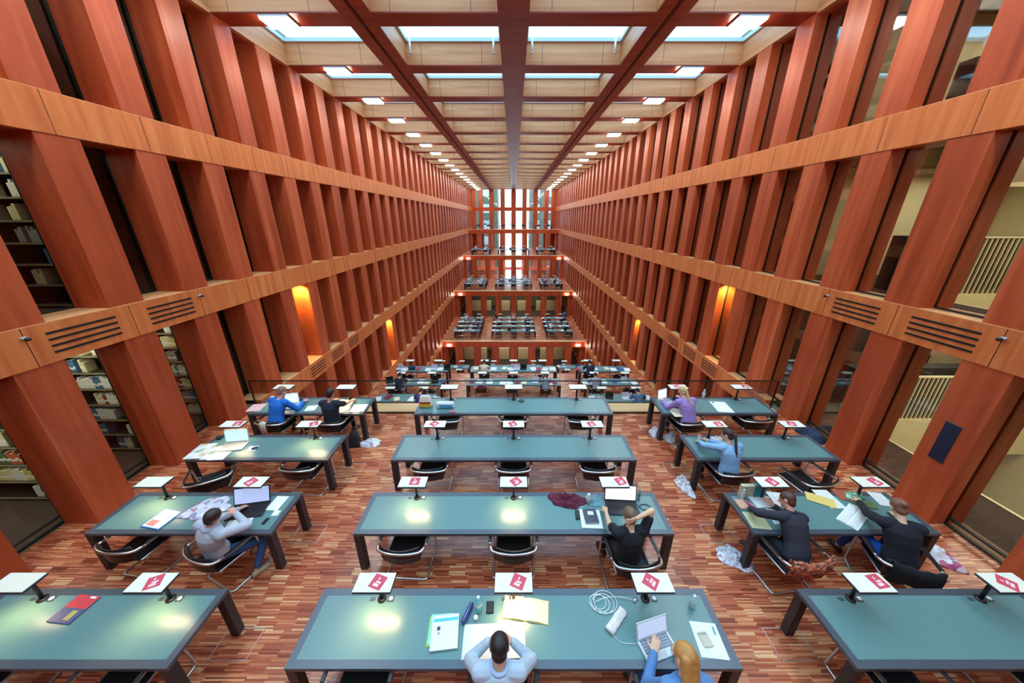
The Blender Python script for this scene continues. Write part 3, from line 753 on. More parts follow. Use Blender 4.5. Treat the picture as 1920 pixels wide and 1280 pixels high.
# ------------------------------------------------------------------ people
def remeshed(b, name, m, voxel, parent, smooth=3, **kw):
    """one continuous skin grown over overlapping limbs"""
    me = b.mesh('tmp', m); o = bpy.data.objects.new('tmp', me); COL.objects.link(o)
    r = o.modifiers.new('r', 'REMESH'); r.mode = 'VOXEL'; r.voxel_size = voxel; r.use_smooth_shade = True
    if smooth: s = o.modifiers.new('s', 'SMOOTH'); s.iterations = smooth; s.factor = .5
    dg = bpy.context.evaluated_depsgraph_get(); dg.update()
    nm = bpy.data.meshes.new_from_object(o.evaluated_get(dg)); nm.name = name
    bpy.data.objects.remove(o); bpy.data.meshes.remove(me)
    nm.materials.clear(); nm.materials.append(m)
    q = bpy.data.objects.new(name, nm); COL.objects.link(q)
    if parent: q.parent = parent
    for k, v in kw.items(): q[k] = v
    return q

def ik(sh, ta, l1, l2, pole):
    d = ta - sh; L = min(d.length, (l1 + l2) * .985); d.normalize(); ta = sh + d * L
    a = (l1 * l1 - l2 * l2 + L * L) / (2 * L); h = math.sqrt(max(0, l1 * l1 - a * a))
    p = pole - d * pole.dot(d)
    if p.length < 1e-4: p = Vector((0, 0, -1))
    return sh + d * a + p.normalized() * h, ta

def ring(c, rt, fw, a, bk, n=16):
    return [c + rt * (a * math.cos(2 * math.pi * k / n)) + fw * (bk * math.sin(2 * math.pi * k / n)) for k in range(n)]

def hand(b, wrist, d, nrm, side, curl=.5, s=1.0):
    """palm, four fingers of different length and a thumb leaving the side of the palm"""
    d = d.normalized(); nrm = (nrm - d * nrm.dot(d)).normalized(); lat = d.cross(nrm) * side
    R = []
    for t, w, h in ((-.012, .026, .021), (.02, .034, .017), (.055, .042, .0145), (.085, .043, .012), (.098, .038, .009)):
        R.append(ring(wrist + d * t * s, lat, nrm, w * s, h * s, 12))
    b.loft(R)
    for i, (o, L, r) in enumerate(((.032, .07, .0085), (.011, .08, .009), (-.011, .074, .0085), (-.031, .058, .0075))):
        p = wrist + d * (.088 * s) + lat * (o * s); c = curl * (1 + .12 * i)
        d1 = (d * math.cos(c * .6) + nrm * math.sin(c * .6) + lat * o * 2.2).normalized(); q = p + d1 * (L * .5 * s)
        d2 = (d * math.cos(c * 1.6) + nrm * math.sin(c * 1.6)).normalized(); q2 = q + d2 * (L * .5 * s)
        b.caps(p - d * .01, q, r * s, r * .95 * s, 8); b.caps(q, q2, r * .95 * s, r * .8 * s, 8)
    p = wrist + d * (.022 * s) + lat * (.028 * s); q = p + (d * .6 + lat * .7 + nrm * .3).normalized() * (.045 * s); q2 = q + (d * .92 + lat * .25 + nrm * .3).normalized() * (.034 * s)
    b.caps(p, q, .0115 * s, .010 * s, 8); b.caps(q, q2, .010 * s, .0085 * s, 8)

def person(label, pos, rz, lean=25, side=0, twist=0, hp=20, hy=0, hr=0, hands=None, poles=None, skin=(222, 170, 140), hair=(40, 28, 22), hairstyle='short', top=(180, 190, 200), sleeve='long',
           legs=(40, 50, 80), shoes=(60, 50, 45), scale=1.1, seat=.465, collar=None, vox=.008, stand=False, curls=(.5, .5), feet=None, hnorm=None, group=None, loose=1.0):
    """pose in the person's own frame: x right, y forward; hands are given in that frame in metres above the floor"""
    S = scale; root = thing('person', label, 'person', pos, rz, group)
    V = lambda x, y, z: Vector((x, y, z))
    pel = V(0, -.10, seat / S + .085) if not stand else V(0, 0, .93)
    E = Euler((-math.radians(lean), math.radians(side), 0)).to_matrix()
    up = E @ V(0, 0, 1)
    if stand: up = (Euler((-math.radians(lean), math.radians(side), 0)).to_matrix()) @ V(0, 0, 1)
    T = Matrix.Rotation(math.radians(twist), 3, up)
    rt0 = V(1, 0, 0); rt = (T @ (E @ V(1, 0, 0))); fw = up.cross(rt) * 1
    at = lambda t: pel + up * (.5 * t) + V(0, -.03 * math.sin(math.pi * t) * (0 if stand else 1), 0)
    mixr = lambda t: (rt0 * (1 - t) + rt * t).normalized()
    neck = at(1.0); shl = at(.9)
    prof = [(-.14, .135, .10), (-.02, .165, .118), (.12, .158, .115), (.35, .138, .10), (.55, .15, .108), (.75, .168, .112), (.88, .15, .092), (.97, .085, .07)]
    def torso(b, inf, lo=0, hi=8):
        R = []
        for t, a, c in prof[lo:hi]:
            r = mixr(max(0, min(1, t))); f = up.cross(r); R.append(ring(at(t), r, f, a + inf, c + inf))
        b.loft(R)
    # head
    Hm = (T @ E) @ Euler((-math.radians(hp - 0), 0, 0)).to_matrix() @ Euler((0, math.radians(hr), 0)).to_matrix() @ Matrix.Rotation(math.radians(hy), 3, 'Z')
    hu = Hm @ V(0, 0, 1); hf = Hm @ V(0, 1, 0); hs = Hm @ V(1, 0, 0)
    nb = neck - up * .01; hc = nb + (up * .5 + hu * .5).normalized() * .075 + hu * .075 + hf * .02
    body = B(); torso(body, 0)
    body.caps(neck - up * .05, hc - hu * .05, .054, .05)
    body.ell(hc + hu * .02 - hf * .008, (.074, .092, .088), 16, 0, Hm); body.ell(hc - hu * .04 + hf * .022, (.056, .062, .062), 14, 0, Hm)
    body.caps(hc + hf * .088 + hu * .012, hc + hf * .102 - hu * .02, .008, .0125, 8)              # nose
    body.ell(hc + hf * .078 - hu * .052, (.022, .012, .008), 8, 0, Hm); body.ell(hc + hf * .072 - hu * .08, (.018, .014, .014), 8, 0, Hm)  # lips, chin
    for s in (-1, 1):
        body.ell(hc + hs * (s * .077) - hf * .008 - hu * .005, (.009, .018, .03), 8, 0, Hm)
        body.ell(hc + hf * .078 + hs * (s * .028) + hu * .028, (.02, .01, .007), 8, 0, Hm)
    # arms
    ARM = []
    for i, s in enumerate((-1, 1)):
        sh = shl + rt * (s * .165) - up * .01
        ta = Vector(hands[i]) / S if hands and hands[i] is not None else sh + V(s * .06, .02, -.5)
        po = Vector(poles[i]) if poles and poles[i] else V(s * .6, -.2, -.8)
        el, wr = ik(sh, ta, .275, .245, po)
        body.caps(shl + rt * (s * .1), sh, .055, .056); body.caps(sh, el, .047, .038); body.caps(el, wr, .037, .025)
        d = (wr - el).normalized(); nn = Vector(hnorm[i]) if hnorm and hnorm[i] else V(0, 0, -1)
        if abs(nn.normalized().dot(d)) > .95: nn = V(0, 1, 0)
        hand(body, wr, d, nn, -s if nn.z < 0 else s, curls[i]); ARM.append((sh, el, wr, d))
    # legs
    LEG = []
    for i, s in enumerate((-1, 1)):
        hp_ = pel + V(s * .085, 0, -.02)
        if stand: kn = hp_ + V(s * .01, .03 + .05 * s, -.42); an = V(s * .1, -.02 + .1 * s, .09)
        else:
            f = feet[i] if feet else (s * .13, .36)
            an = V(f[0], f[1], .085); kn, an = ik(hp_, an, .43, .41, V(s * .15, .8, .75))
        body.caps(hp_, kn, .078, .052); body.caps(kn, an, .05, .034); LEG.append((hp_, kn, an))
    hd = remeshed(body, 'body', mat('skin_%d_%d_%d' % skin, skin, .55), vox, root)
    hd.scale = (S, S, S)
    def child(o): o.scale = (S, S, S); return o
    # eyes
    b = B()
    for s in (-1, 1): b.ell(hc + hf * .078 + hs * (s * .029) + hu * .012, (.0125, .009, .008), 8, 0, Hm)
    child(b.make('eyes', M_WHITE, root))
    # clothes
    mt = mat('cloth_%d_%d_%d' % top, top, .85, noise=.1, nscale=14)
    b = B(); torso(b, .016 * loose, 0 if not stand else 0, 8)
    R = []
    for i, s in enumerate((-1, 1)):
        sh, el, wr, d = ARM[i]; k = .014 * loose
        b.caps(shl + rt * (s * .09), sh, .06 + k, .06 + k); 
        if sleeve == 'long': b.caps(sh, el, .052 + k, .042 + k); b.caps(el, wr - d * .012, .042 + k * .8, .029 + k * .7)
        else: b.caps(sh, sh + (el - sh) * .6, .052 + k, .047 + k)
    child(remeshed(b, 'hoodie' if hairstyle == 'hood' else 'shirt', mt, vox * 1.1, root, 3))
    if collar:
        b = B(); n = 18; pts = []
        for k in range(n): a = 2 * math.pi * k / n; pts.append(neck + up * (.006 + .012 * math.sin(a)) + rt * (.068 * math.cos(a)) + up.cross(rt) * (.062 * math.sin(a)))
        b.tube(pts, .019 if collar[0] == 'thin' else .034, 8, closed=True); child(b.make('collar' if collar[0] == 'thin' else 'hood', mat('cloth_%d_%d_%d' % collar[1], collar[1], .85), root))
    b = B(); ml = mat('cloth_%d_%d_%d' % legs, legs, .9, noise=.12, nscale=20)
    b.loft([ring(pel + up * t, rt0, up.cross(rt0), a, c) for t, a, c in ((-.09, .14, .11), (0, .178, .13), (.07, .17, .124))])
    for hp_, kn, an in LEG: b.caps(hp_, kn, .09, .064); b.caps(kn, an + (kn - an) * .12, .062, .045)
    child(remeshed(b, 'trousers', ml, vox * 1.2, root, 2))
    for (hp_, kn, an), s in zip(LEG, (-1, 1)):
        b = B(); f = V(s * .15, 1, 0).normalized(); q = f.cross(V(0, 0, 1))
        b.loft([[p for p in ring(V(an.x, an.y, 0) + f * t + V(0, 0, h), q, V(0, 0, 1), w, h - .002, 12)] for t, w, h in ((-.07, .024, .03), (-.05, .036, .045), (0, .038, .048), (.06, .042, .034), (.12, .044, .026), (.16, .03, .018))])
        child(b.make('shoe', mat('shoe_%d_%d_%d' % shoes, shoes, .6), root))
    # hair
    mh = mat('hair_%d_%d_%d' % hair, hair, .5, noise=.35, nscale=26)
    b = B(); b.ell(hc + hu * .034 - hf * .016, (.082, .094, .088), 16, 0, Hm); b.ell(hc - hf * .048 - hu * .02, (.066, .048, .062), 14, 0, Hm)
    if hairstyle == 'long':
        p0 = hc - hf * .055 + hu * .02
        for o in (-.045, -.02, 0, .02, .045): b.caps(p0 + hs * o, nb - up * .10 + hs * o * 1.4 - up.cross(rt) * -.0 - fw * .095, .045, .026)
    if hairstyle == 'bun': b.ell(hc - hf * .10 + hu * .045, (.04, .036, .038))
    if hairstyle == 'ponytail':
        b.ell(hc - hf * .10 + hu * .03, (.026, .026, .026)); q = hc - hf * .125 + hu * .0; b.caps(hc - hf * .10 + hu * .03, q, .022, .026)
        b.caps(q, neck - up * .10 - fw * .14 + rt * .02, .026, .022); b.caps(neck - up * .10 - fw * .14 + rt * .02, neck - up * .20 - fw * .145 + rt * .025, .022, .006)
    child(remeshed(b, 'hair', mh, vox * .9, root, 2))
    return root

SK = (226, 176, 146)
def seatpos(key, dx=0, dy=0, a=0):
    x, y, r = SEATPOS[key]; return (x + dx, y + dy, 0), r + math.radians(a)
# front row
p, a = seatpos(('centre', 0, 1), -.03, .02, 0)
person('dark-haired man in pale grey shirt, hands at his face, at the nearest centre desk', p, a, lean=3, hp=20, hands=((-.115, .15, 1.02), (.115, .15, 1.02)), poles=((-.9, .15, -1), (.9, .15, -1)),
       hnorm=((1, -.2, 0), (-1, -.2, 0)), top=(190, 204, 216), hair=(34, 27, 27), collar=('thin', (176, 198, 226)), skin=SK, legs=(40, 44, 58), vox=.0065, curls=(.9, .9))
p, a = seatpos(('centre', 0, 2), -.05, .0, 0)
person('woman with long blonde hair in a pale blue top leaning to the white laptop', p, a, lean=4, side=4, hp=34, hy=20, hands=((-.08, .25, .86), (.24, .2, .80)), top=(96, 138, 190), hair=(196, 138, 72), hairstyle='long', skin=SK,
       legs=(86, 128, 186), vox=.0065, curls=(.4, .6))
# second row
p, a = seatpos(('left', 1, 1), .02, 0, 6)
person('man in light grey hooded top leaning his head on his right hand, left block', p, a, lean=-2, side=10, hp=14, hr=12, hands=((-.16, .40, .78), (.15, .15, 1.03)), poles=(None, (1, .5, -.6)), hnorm=((0, 0, -1), (-1, 0, 0)),
       top=(186, 188, 200), hair=(50, 34, 30), collar=('thick', (176, 182, 200)), legs=(56, 84, 128), skin=(224, 160, 128), shoes=(180, 160, 130), feet=((-.05, .30), (.32, .05)), vox=.0075, curls=(.4, 1.1), scale=1.06)
p, a = seatpos(('centre', 1, 2), -.06, .03, 0)
person('man in black T-shirt with one bare arm raised behind his head, centre block', p, a, lean=0, side=-2, hp=24, hands=((-.16, .48, .80), (.03, -.12, 1.26)), poles=(None, (1, .45, .7)), hnorm=((0, 0, -1), (0, 1, 0)), top=(24, 26, 34), hair=(120, 96, 74), sleeve='short', skin=(230, 186, 150),
       legs=(34, 36, 44), vox=.0075, curls=(.4, .5), scale=1.06)
p, a = seatpos(('right', 1, 0), .04, .04, 0)
person('person in dark charcoal jacket with brown hair bending over papers, right block', p, a, lean=36, side=12, hp=6, hy=22, hands=((-.26, .48, .79), (.14, .48, .79)), poles=((-1, .1, .1), None), top=(46, 46, 58), hair=(84, 50, 40), hairstyle='short', skin=(214, 150, 126),
       legs=(34, 36, 46), vox=.0075, collar=('thin', (40, 40, 50)), scale=1.06)
p, a = seatpos(('right', 1, 1), .02, .06, 0)
person('woman in black top with pinned-up light brown hair reaching across her desk', p, a, lean=20, side=-4, hp=20, hands=((-.20, .66, .82), (.22, .5, .79)), top=(24, 26, 38), hair=(132, 88, 66), hairstyle='bun', skin=(232, 190, 160), sleeve='long', legs=(28, 80, 170),
       vox=.0075, shoes=(40, 36, 36), feet=((-.3, .36), (.1, .34)))
# third row right
p, a = seatpos(('right', 2, 0), 0, .04, 0)
person('woman in light blue jumper with dark brown ponytail writing, right block', p, a, lean=14, hp=14, hy=34, side=-1, hands=((-.26, .44, .80), (-.10, .50, .80)), poles=((-1, .2, -.1), None), top=(140, 186, 226), hair=(60, 40, 40), hairstyle='ponytail', skin=SK, legs=(36, 42, 62), vox=.0085, scale=1.06)
# fourth row
p, a = seatpos(('right', 3, 0), .02, .05, 0)
person('woman in lilac top with blonde hair tied back, fourth row right block', p, a, lean=26, hp=14, side=-2, hands=((-.3, .5, .80), (.2, .56, .8)), top=(160, 130, 196), hair=(206, 172, 120), hairstyle='ponytail', skin=(238, 196, 176), legs=(50, 62, 96), vox=.0085)
p, a = seatpos(('left', 3, 0), .02, .05, -6)
person('person in bright blue top with short brown hair, fourth row left block', p, a, lean=22, side=2, hp=10, hy=-14, hands=((-.2, .5, .8), (.26, .46, .8)), top=(28, 108, 206), hair=(150, 104, 84), skin=(226, 164, 140), legs=(36, 38, 46), vox=.0085)
p, a = seatpos(('left', 3, 1), .0, .05, 0)
person('person in navy T-shirt with short black hair, fourth row left block', p, a, lean=4, hp=16, hands=((-.24, .5, .8), (.2, .5, .8)), top=(28, 34, 52), hair=(40, 28, 26), skin=(214, 152, 124), sleeve='short', legs=(30, 32, 40), vox=.0085)
# people on the other terraces
PEO = [(-5.5, 14.15, -F, (40, 42, 52), (40, 32, 30), 'in black at the left end of the third row below the railing'), (-4.1, 12.6, -F, (36, 50, 110), (50, 36, 32), 'in navy in the second row below the railing, left block'),
       (1.55, 14.15, -F, (120, 122, 134), (74, 50, 44), 'in grey asleep on the desk in the third row below the railing'), (-1.55, 15.65, -F, (206, 196, 176), (60, 44, 38), 'in beige in the rear row below the railing, centre block'),
       (3.97, 14.15, -F, (150, 150, 166), (60, 40, 34), 'in pale violet in the third row below the railing, right block'), (5.5, 12.6, -F, (70, 100, 130), (40, 30, 30), 'in steel blue in the second row below the railing, right block'),
       (4.0, 15.65, -F, (36, 40, 64), (60, 40, 30), 'in dark navy in the rear row below the railing, right block'),
       (-4.04, 33.63, -2 * F, (60, 60, 110), (40, 30, 30), 'in violet on the lowest far terrace, left block'), (-5.5, 36.7, -2 * F, (200, 180, 170), (60, 40, 30), 'in pale pink in the rear row of the lowest far terrace'),
       (0, 36.7, -2 * F, (210, 120, 110), (80, 50, 40), 'in salmon in the rear middle of the lowest far terrace'), (1.55, 35.16, -2 * F, (40, 46, 60), (40, 30, 30), 'in dark grey in the third row of the lowest far terrace'),
       (3.97, 33.63, -2 * F, (190, 190, 200), (40, 30, 30), 'in white in the second row of the lowest far terrace, right'), (-1.55, 42.2, -F, (80, 90, 140), (40, 30, 30), 'in blue on the second far terrace, centre block'),
       (4.0, 42.2, -F, (170, 90, 110), (40, 30, 30), 'in rose on the second far terrace, right block'), (0, 43.7, -F, (120, 110, 150), (40, 30, 30), 'in mauve on the second far terrace, rear row')]
for i, (x, y, z, c, h, lab) in enumerate(PEO):
    low = (i == 2)
    person('person ' + lab, (x, y - .0 + .02, z), 0, lean=46 if low else 22 + (i % 3) * 6, hp=20, hands=((-.2, .52, .8), (.2, .52, .8)), top=c, hair=h, vox=.016, legs=(40, 44, 56))
person('person in dark blue standing by the right wall on the lowest far terrace', (5.75, 36.2, -2 * F), math.radians(-60), lean=8, hp=10, stand=True, hands=((-.2, .3, 1.15), (.2, .3, 1.15)), top=(60, 80, 120), hair=(50, 40, 40), legs=(40, 50, 80), vox=.014)

# ------------------------------------------------------------------ things on the desks
DZ = .73
def rect_pose(c):
    """centre, size and angle of the sheet whose corners (near-left, near-right, far-right, far-left) are seen at these places"""
    P = [on(x, y, DZ) for x, y in c]
    ctr = sum(P, Vector()) / 4; ex = ((P[1] - P[0]) + (P[2] - P[3])) / 2; ey = ((P[3] - P[0]) + (P[2] - P[1])) / 2
    a = math.atan2(ex.y, ex.x); b_ = math.atan2(-ey.x, ey.y); d = (b_ - a + math.pi) % (2 * math.pi) - math.pi
    return ctr, ex.length, ey.length * max(.5, math.cos(d)), a + d / 2
def sheet(label, c, m=None, th=.003, cat='paper', name='paper_sheet', lift=0, group=None):
    ctr, w, h, a = rect_pose(c)
    b = B(); b.box(-w / 2, w / 2, -h / 2, h / 2, 0, th)
    o = b.make(name, m or M_WHITE, loc=(ctr.x, ctr.y, DZ + .0005 + lift), rz=a); return tag(o, label, cat, group)
def book_closed(label, c, cover, th=.02, cat='book', name='book', lift=0, decal=None):
    ctr, w, h, a = rect_pose(c); t = thing(name, label, cat, (ctr.x, ctr.y, DZ + .0005 + lift), a)
    b = B(); b.box(-w / 2, w / 2, -h / 2, h / 2, 0, .003); b.box(-w / 2, w / 2, -h / 2, h / 2, th - .003, th); b.box(-w / 2, -w / 2 + .004, -h / 2, h / 2, .003, th - .003); b.make('cover', mat('cover_%d_%d_%d' % cover, cover, .5), t)
    b = B(); b.box(-w / 2 + .004, w / 2 - .006, -h / 2 + .005, h / 2 - .005, .003, th - .003); b.make('pages', M_WHITE, t)
    if decal:
        for kk, (nm, (x0, x1, y0, y1), col) in enumerate(decal):
            b = B(); b.box(-w / 2 + x0 * w, -w / 2 + x1 * w, -h / 2 + y0 * h, -h / 2 + y1 * h, th, th + .0008 * (kk + 1)); b.make(nm, col if not isinstance(col, tuple) else mat('print_%d_%d_%d' % col, col, .6), t)
    return t
def open_book(label, c, cover=(200, 180, 90), th=.028, pm=None):
    ctr, w, h, a = rect_pose(c); t = thing('open_book', label, 'book', (ctr.x, ctr.y, DZ + .0005), a)
    b = B(); b.box(-w / 2 - .006, w / 2 + .006, -h / 2 - .006, h / 2 + .006, 0, .004); b.make('cover', mat('cover_%d_%d_%d' % cover, cover, .6), t)
    for s in (-1, 1):
        R = []
        for i in range(9):
            x = i / 8; zz = .006 + th * (math.sin(math.pi * min(1, x * 1.25)) * .5 + .35 * (1 - x)) * (1 if x > .02 else .3)
            R.append([Vector((s * x * w / 2, -h / 2, .004)), Vector((s * x * w / 2, h / 2, .004)), Vector((s * x * w / 2, h / 2, zz)), Vector((s * x * w / 2, -h / 2, zz))])
        b = B(); b.loft(R, 0, False); b.make('page_block', pm or M_PAGES, t)
    return t
def laptop(label, c, body, screen, ang=105, lid=None, keys=(60, 60, 66), lit=0):
    """c: the keyboard half (front-left, front-right, hinge-right, hinge-left)"""
    ctr, w, h, a = rect_pose(c); w = max(w, .28); h = min(max(h, .2), .27)
    t = thing('laptop', label, 'laptop', (ctr.x, ctr.y, DZ + .0005), a); mb = mat('laptop_%d_%d_%d' % body, body, .4)
    b = B(); b.bbox(-w / 2, w / 2, -h / 2, h / 2, 0, .02, .006); base = b.make('base', mb, t)
    b = B()
    for r in range(5):
        for k in range(13): b.box(-w * .44 + k * w * .88 / 13 + .002, -w * .44 + (k + 1) * w * .88 / 13 - .002, h * (.36 - .125 * r) - .0 , h * (.36 - .125 * r) + h * .1, .02, .0225)
    b.make('keyboard', mat('key_%d_%d_%d' % keys, keys, .5), base)
    b = B(); b.box(-w * .14, w * .14, -h * .44, -h * .2, .02, .0206); b.make('touchpad', mat('pad_%d' % (sum(body) // 3), tuple(max(0, int(x * .88)) for x in body), .3), base)
    M = Matrix.Translation((0, h / 2, .02)) @ Matrix.Rotation(math.radians(-(ang - 90)), 4, 'X')
    b = B(); b.box(-w / 2, w / 2, -.006, .004, 0, h * .98, 0, M); ld = b.make('lid', mb if lid is None else mat('laptop_%d_%d_%d' % lid, lid, .4), t)
    b = B(); b.box(-w / 2 + .014, w / 2 - .014, -.0075, -.006, .02, h * .98 - .014, 0, M)
    b.make('screen', mat('screen_%d_%d_%d_%d' % (screen + (lit,)), screen, .3, emit=lit), ld)
    return t
def bottle(label, px, py, body=(120, 196, 200), cap=(230, 240, 240), h=.23, r=.033, alpha=.75, z=DZ, name='water_bottle'):
    p = on(px, py, z); t = thing(name, label, 'bottle', (p.x, p.y, z))
    m = mat('pet_%d_%d_%d' % body, body, .12, alpha=alpha)
    b = B(); b.lathe([(r * .8, 0), (r, .01), (r, h * .3), (r * .92, h * .36), (r, h * .42), (r, h * .66), (r * .8, h * .78), (r * .42, h * .88), (r * .38, h * .92)]); b.make('bottle_body', m, t)
    b = B(); b.lathe([(r * 1.01, h * .44), (r * 1.015, h * .45), (r * 1.015, h * .62), (r * 1.01, h * .63)]); b.make('paper_label', mat('label_%d_%d_%d' % cap, tuple(min(255, int(x * .95)) for x in cap), .6), t)
    b = B(); b.lathe([(r * .45, h * .91), (r * .47, h * .92), (r * .47, h), (r * .4, h * 1.01)]); b.make('cap', mat('cap_%d_%d_%d' % cap, cap, .4), t)
    return t
def slab(name, label, cat, c, col, th, parts=None, rough=.5, lift=0, r=.006, group=None):
    ctr, w, h, a = rect_pose(c); t = thing(name, label, cat, (ctr.x, ctr.y, DZ + .0005 + lift), a, group)
    b = B(); b.bbox(-w / 2, w / 2, -h / 2, h / 2, 0, th, min(r, w * .2, h * .2)); b.make('body', mat('%s_%d_%d_%d' % ((name,) + col), col, rough), t)
    for nm, (x0, x1, y0, y1), cc in parts or []:
        b = B(); b.box(-w / 2 + x0 * w, -w / 2 + x1 * w, -h / 2 + y0 * h, -h / 2 + y1 * h, th, th + .001); b.make(nm, mat('%s_%s_%d_%d_%d' % ((name, nm) + cc), cc, .35), t)
    return t
def heap(name, label, cat, x, y, z, rx, ry, h, m, seed=0, rz=0, part=None, rough=1.0):
    """crumpled cloth or plastic lying in a heap with a ragged outline"""
    r_ = random.Random(seed); n, k = 44, 14; ph = [r_.uniform(0, 6.28) for _ in range(10)]
    def rad(a): return 1 + .14 * math.sin(2 * a + ph[0]) + .1 * math.sin(3 * a + ph[1]) + .07 * math.sin(5 * a + ph[2]) + .04 * math.sin(9 * a + ph[3])
    R = []
    for j in range(k + 1):
        t = j / k
        row = []
        for i in range(n):
            a = 2 * math.pi * i / n; q = rad(a); rr = t * q
            zz = h * (1 - t ** 2.6) * (.62 + rough * (.22 * math.sin(6 * rr + 2 * a + ph[4]) + .16 * math.sin(9 * a + 5 * rr + ph[5]) * t + .12 * math.sin(14 * rr - 3 * a + ph[6])))
            row.append(Vector((rx * rr * math.cos(a), ry * rr * math.sin(a), max(.003, zz) if j < k else .003)))
        R.append(row)
    R.append([Vector((p.x * .97, p.y * .97, 0)) for p in R[-1]])
    b = B(); b.loft(R[1:], 0, True, True); o = b.make(name, m, loc=(x, y, z + .0005), rz=rz); tag(o, label, cat)
    return o

M_PLASTIC = blotch('plastic_bag', (226, 224, 228), [(236, 236, 240), (198, 150, 154), (206, 206, 214)], 26, .35)
# front left desk
book_closed('grey and red magazine lying on the nearest left desk', [(86, 1166), (131, 1171), (188, 1120), (152, 1114)], (92, 88, 124), .012, 'magazine', 'magazine', decal=[('red_print', (0, 1, .52, 1), (216, 66, 70)), ('yellow_print', (.55, .8, .1, .44), (190, 170, 90)), ('white_mark', (.62, .86, .9, .97), (240, 236, 236))])
# front centre desk
for i, (dx, dy, col, nm) in enumerate(((-6, 1, (150, 206, 90), 'lime green folder showing at the bottom of the paper pile, nearest centre desk'), (-3, -3, (160, 220, 200), 'pale green sheets under the white papers, nearest centre desk'))):
    sheet(nm, [(805 + dx, 1223 + dy - 12), (859 + dx - 10, 1217 + dy - 8), (860 + dx - 4, 1152 + dy), (812 + dx, 1156 + dy)], mat('sheet_%d_%d_%d' % col, col, .7), .003, lift=i * .0035)
t = book_closed('pile of white papers with a teal stripe on the nearest centre desk', [(805, 1223), (859, 1217), (860, 1152), (813, 1157)], (236, 238, 240), .016, 'papers', 'paper_pile', lift=.0075, decal=[('teal_stripe', (.04, .98, .8, .9), (90, 196, 210)), ('small_print', (.2, .32, .55, .66), (60, 70, 90)), ('faint_print', (.24, .3, .42, .5), (150, 154, 164))])
sheet('large cream drawing pad spread under the man at the nearest centre desk', [(866, 1238), (985, 1233), (984, 1168), (870, 1170)], mat('pad_cream', (226, 224, 214), .8), .006, 'drawing pad', 'drawing_pad')
p = on(877, 1151, DZ)
t = thing('pencil_case', 'dark blue pencil case beside the teal bottle', 'pencil case', (p.x, p.y, DZ + .03), math.radians(-22))
b = B(); b.caps((0, -.09, 0), (0, .09, 0), .03, .026, 12); b.make('body', mat('case_blue', (60, 66, 130), .8), t); b = B(); b.tube([(0, -.1, .03), (0, .1, .028)], .004, 6); b.make('zip', M_CHROME, t)
p = on(892, 1160, DZ); b = B(); b.ell((0, 0, .025), (.026, .026, .024)); tag(b.make('eraser_ball', M_WHITE, loc=(p.x, p.y, DZ)), 'small round white thing below the blue pencil case', 'eraser')
bottle('teal plastic water bottle standing left of the phone', 898, 1145, (110, 200, 204), (220, 236, 240), .24, .038)
slab('phone', 'black smartphone lying between the teal bottle and the open book', 'phone', [(911, 1151), (926, 1150), (926, 1127), (913, 1127)], (22, 22, 24), .011, [('screen', (.08, .92, .1, .9), (10, 10, 12))], .2)
open_book('open cream book lying on the nearest centre desk by the middle lamp', [(942, 1158), (1026, 1170), (1029, 1127), (947, 1117)], (214, 192, 84))
laptop('white laptop open in front of the blonde woman', [(1219, 1250), (1272, 1222), (1253, 1186), (1192, 1202)], (222, 226, 226), (176, 186, 208), 108, keys=(120, 124, 140), lit=.35)
p = on(1155, 1165, DZ)
t = thing('white_pouch', 'crumpled white pouch lying beside the coiled white cable', 'pouch', (p.x, p.y, DZ), math.radians(44))
R = []
for i in range(13):
    x = -.15 + .3 * i / 12; zz = .035 + .008 * math.sin(i * 1.7)
    R.append([Vector((x, -.055 + .004 * math.sin(i * 2.1), 0)), Vector((x, .055 + .005 * math.sin(i), 0)), Vector((x, .045, zz)), Vector((x, 0, zz + .008)), Vector((x, -.045, zz * .9))])
b = B(); b.loft(R, 0, True); b.make('body', mat('pouch_white', (232, 222, 214), .8), t); b = B(); b.box(-.15, .15, -.002, .002, .04, .05); b.make('seam', M_WHITE, t)
p = on(1122, 1130, DZ); rc = random.Random(3); pts = []
for i in range(110):
    a = i * .26; rr = .075 + .02 * math.sin(i * .21) + .0004 * i; pts.append((rr * math.cos(a) * 1.15 + .0006 * i, rr * math.sin(a), .004 + .00016 * i))
q = on(1190, 1127, DZ); L0 = Vector(pts[-1]); pts += [tuple(L0.lerp(Vector((q.x - p.x, q.y - p.y, .006)), t_) + Vector((0, .05 * math.sin(math.pi * t_), .01))) for t_ in (.2, .4, .6, .8, 1)]
t = thing('power_cable', 'coiled white cable plugged in beside the right-hand lamp of the nearest centre desk', 'cable', (p.x, p.y, DZ)); b = B(); b.tube(pts, .0035, 6); b.make('cord', M_WHITE, t)
b = B(); b.cyl((q.x - p.x, q.y - p.y, 0), (q.x - p.x, q.y - p.y, .03), .014); b.make('plug', M_WHITE, t)
q1, q2, q3 = on(1143, 1178, DZ), on(1160, 1206, DZ), on(1195, 1208, DZ)
b = B(); b.tube(smooth_path([(q1.x - p.x, q1.y - p.y, .005), (q2.x - p.x, q2.y - p.y, .005), (q3.x - p.x, q3.y - p.y, .008)], .08, 6), .003, 6); b.make('cord', M_WHITE, t)
bottle('small clear water bottle near the far right corner of the nearest centre desk', 1297, 1137, (190, 226, 226), (230, 238, 238), .19, .033)
sheet('white sheet of paper at the right end of the nearest centre desk', [(1316, 1233), (1366, 1237), (1342, 1168), (1292, 1165)], M_WHITE, .004)
slab('calculator', 'beige calculator lying on the white sheet, nearest centre desk', 'calculator', [(1322, 1216), (1338, 1213), (1324, 1184), (1305, 1186)], (206, 196, 176), .012, [('display', (.12, .88, .76, .92), (150, 160, 140))], .5, lift=.005)
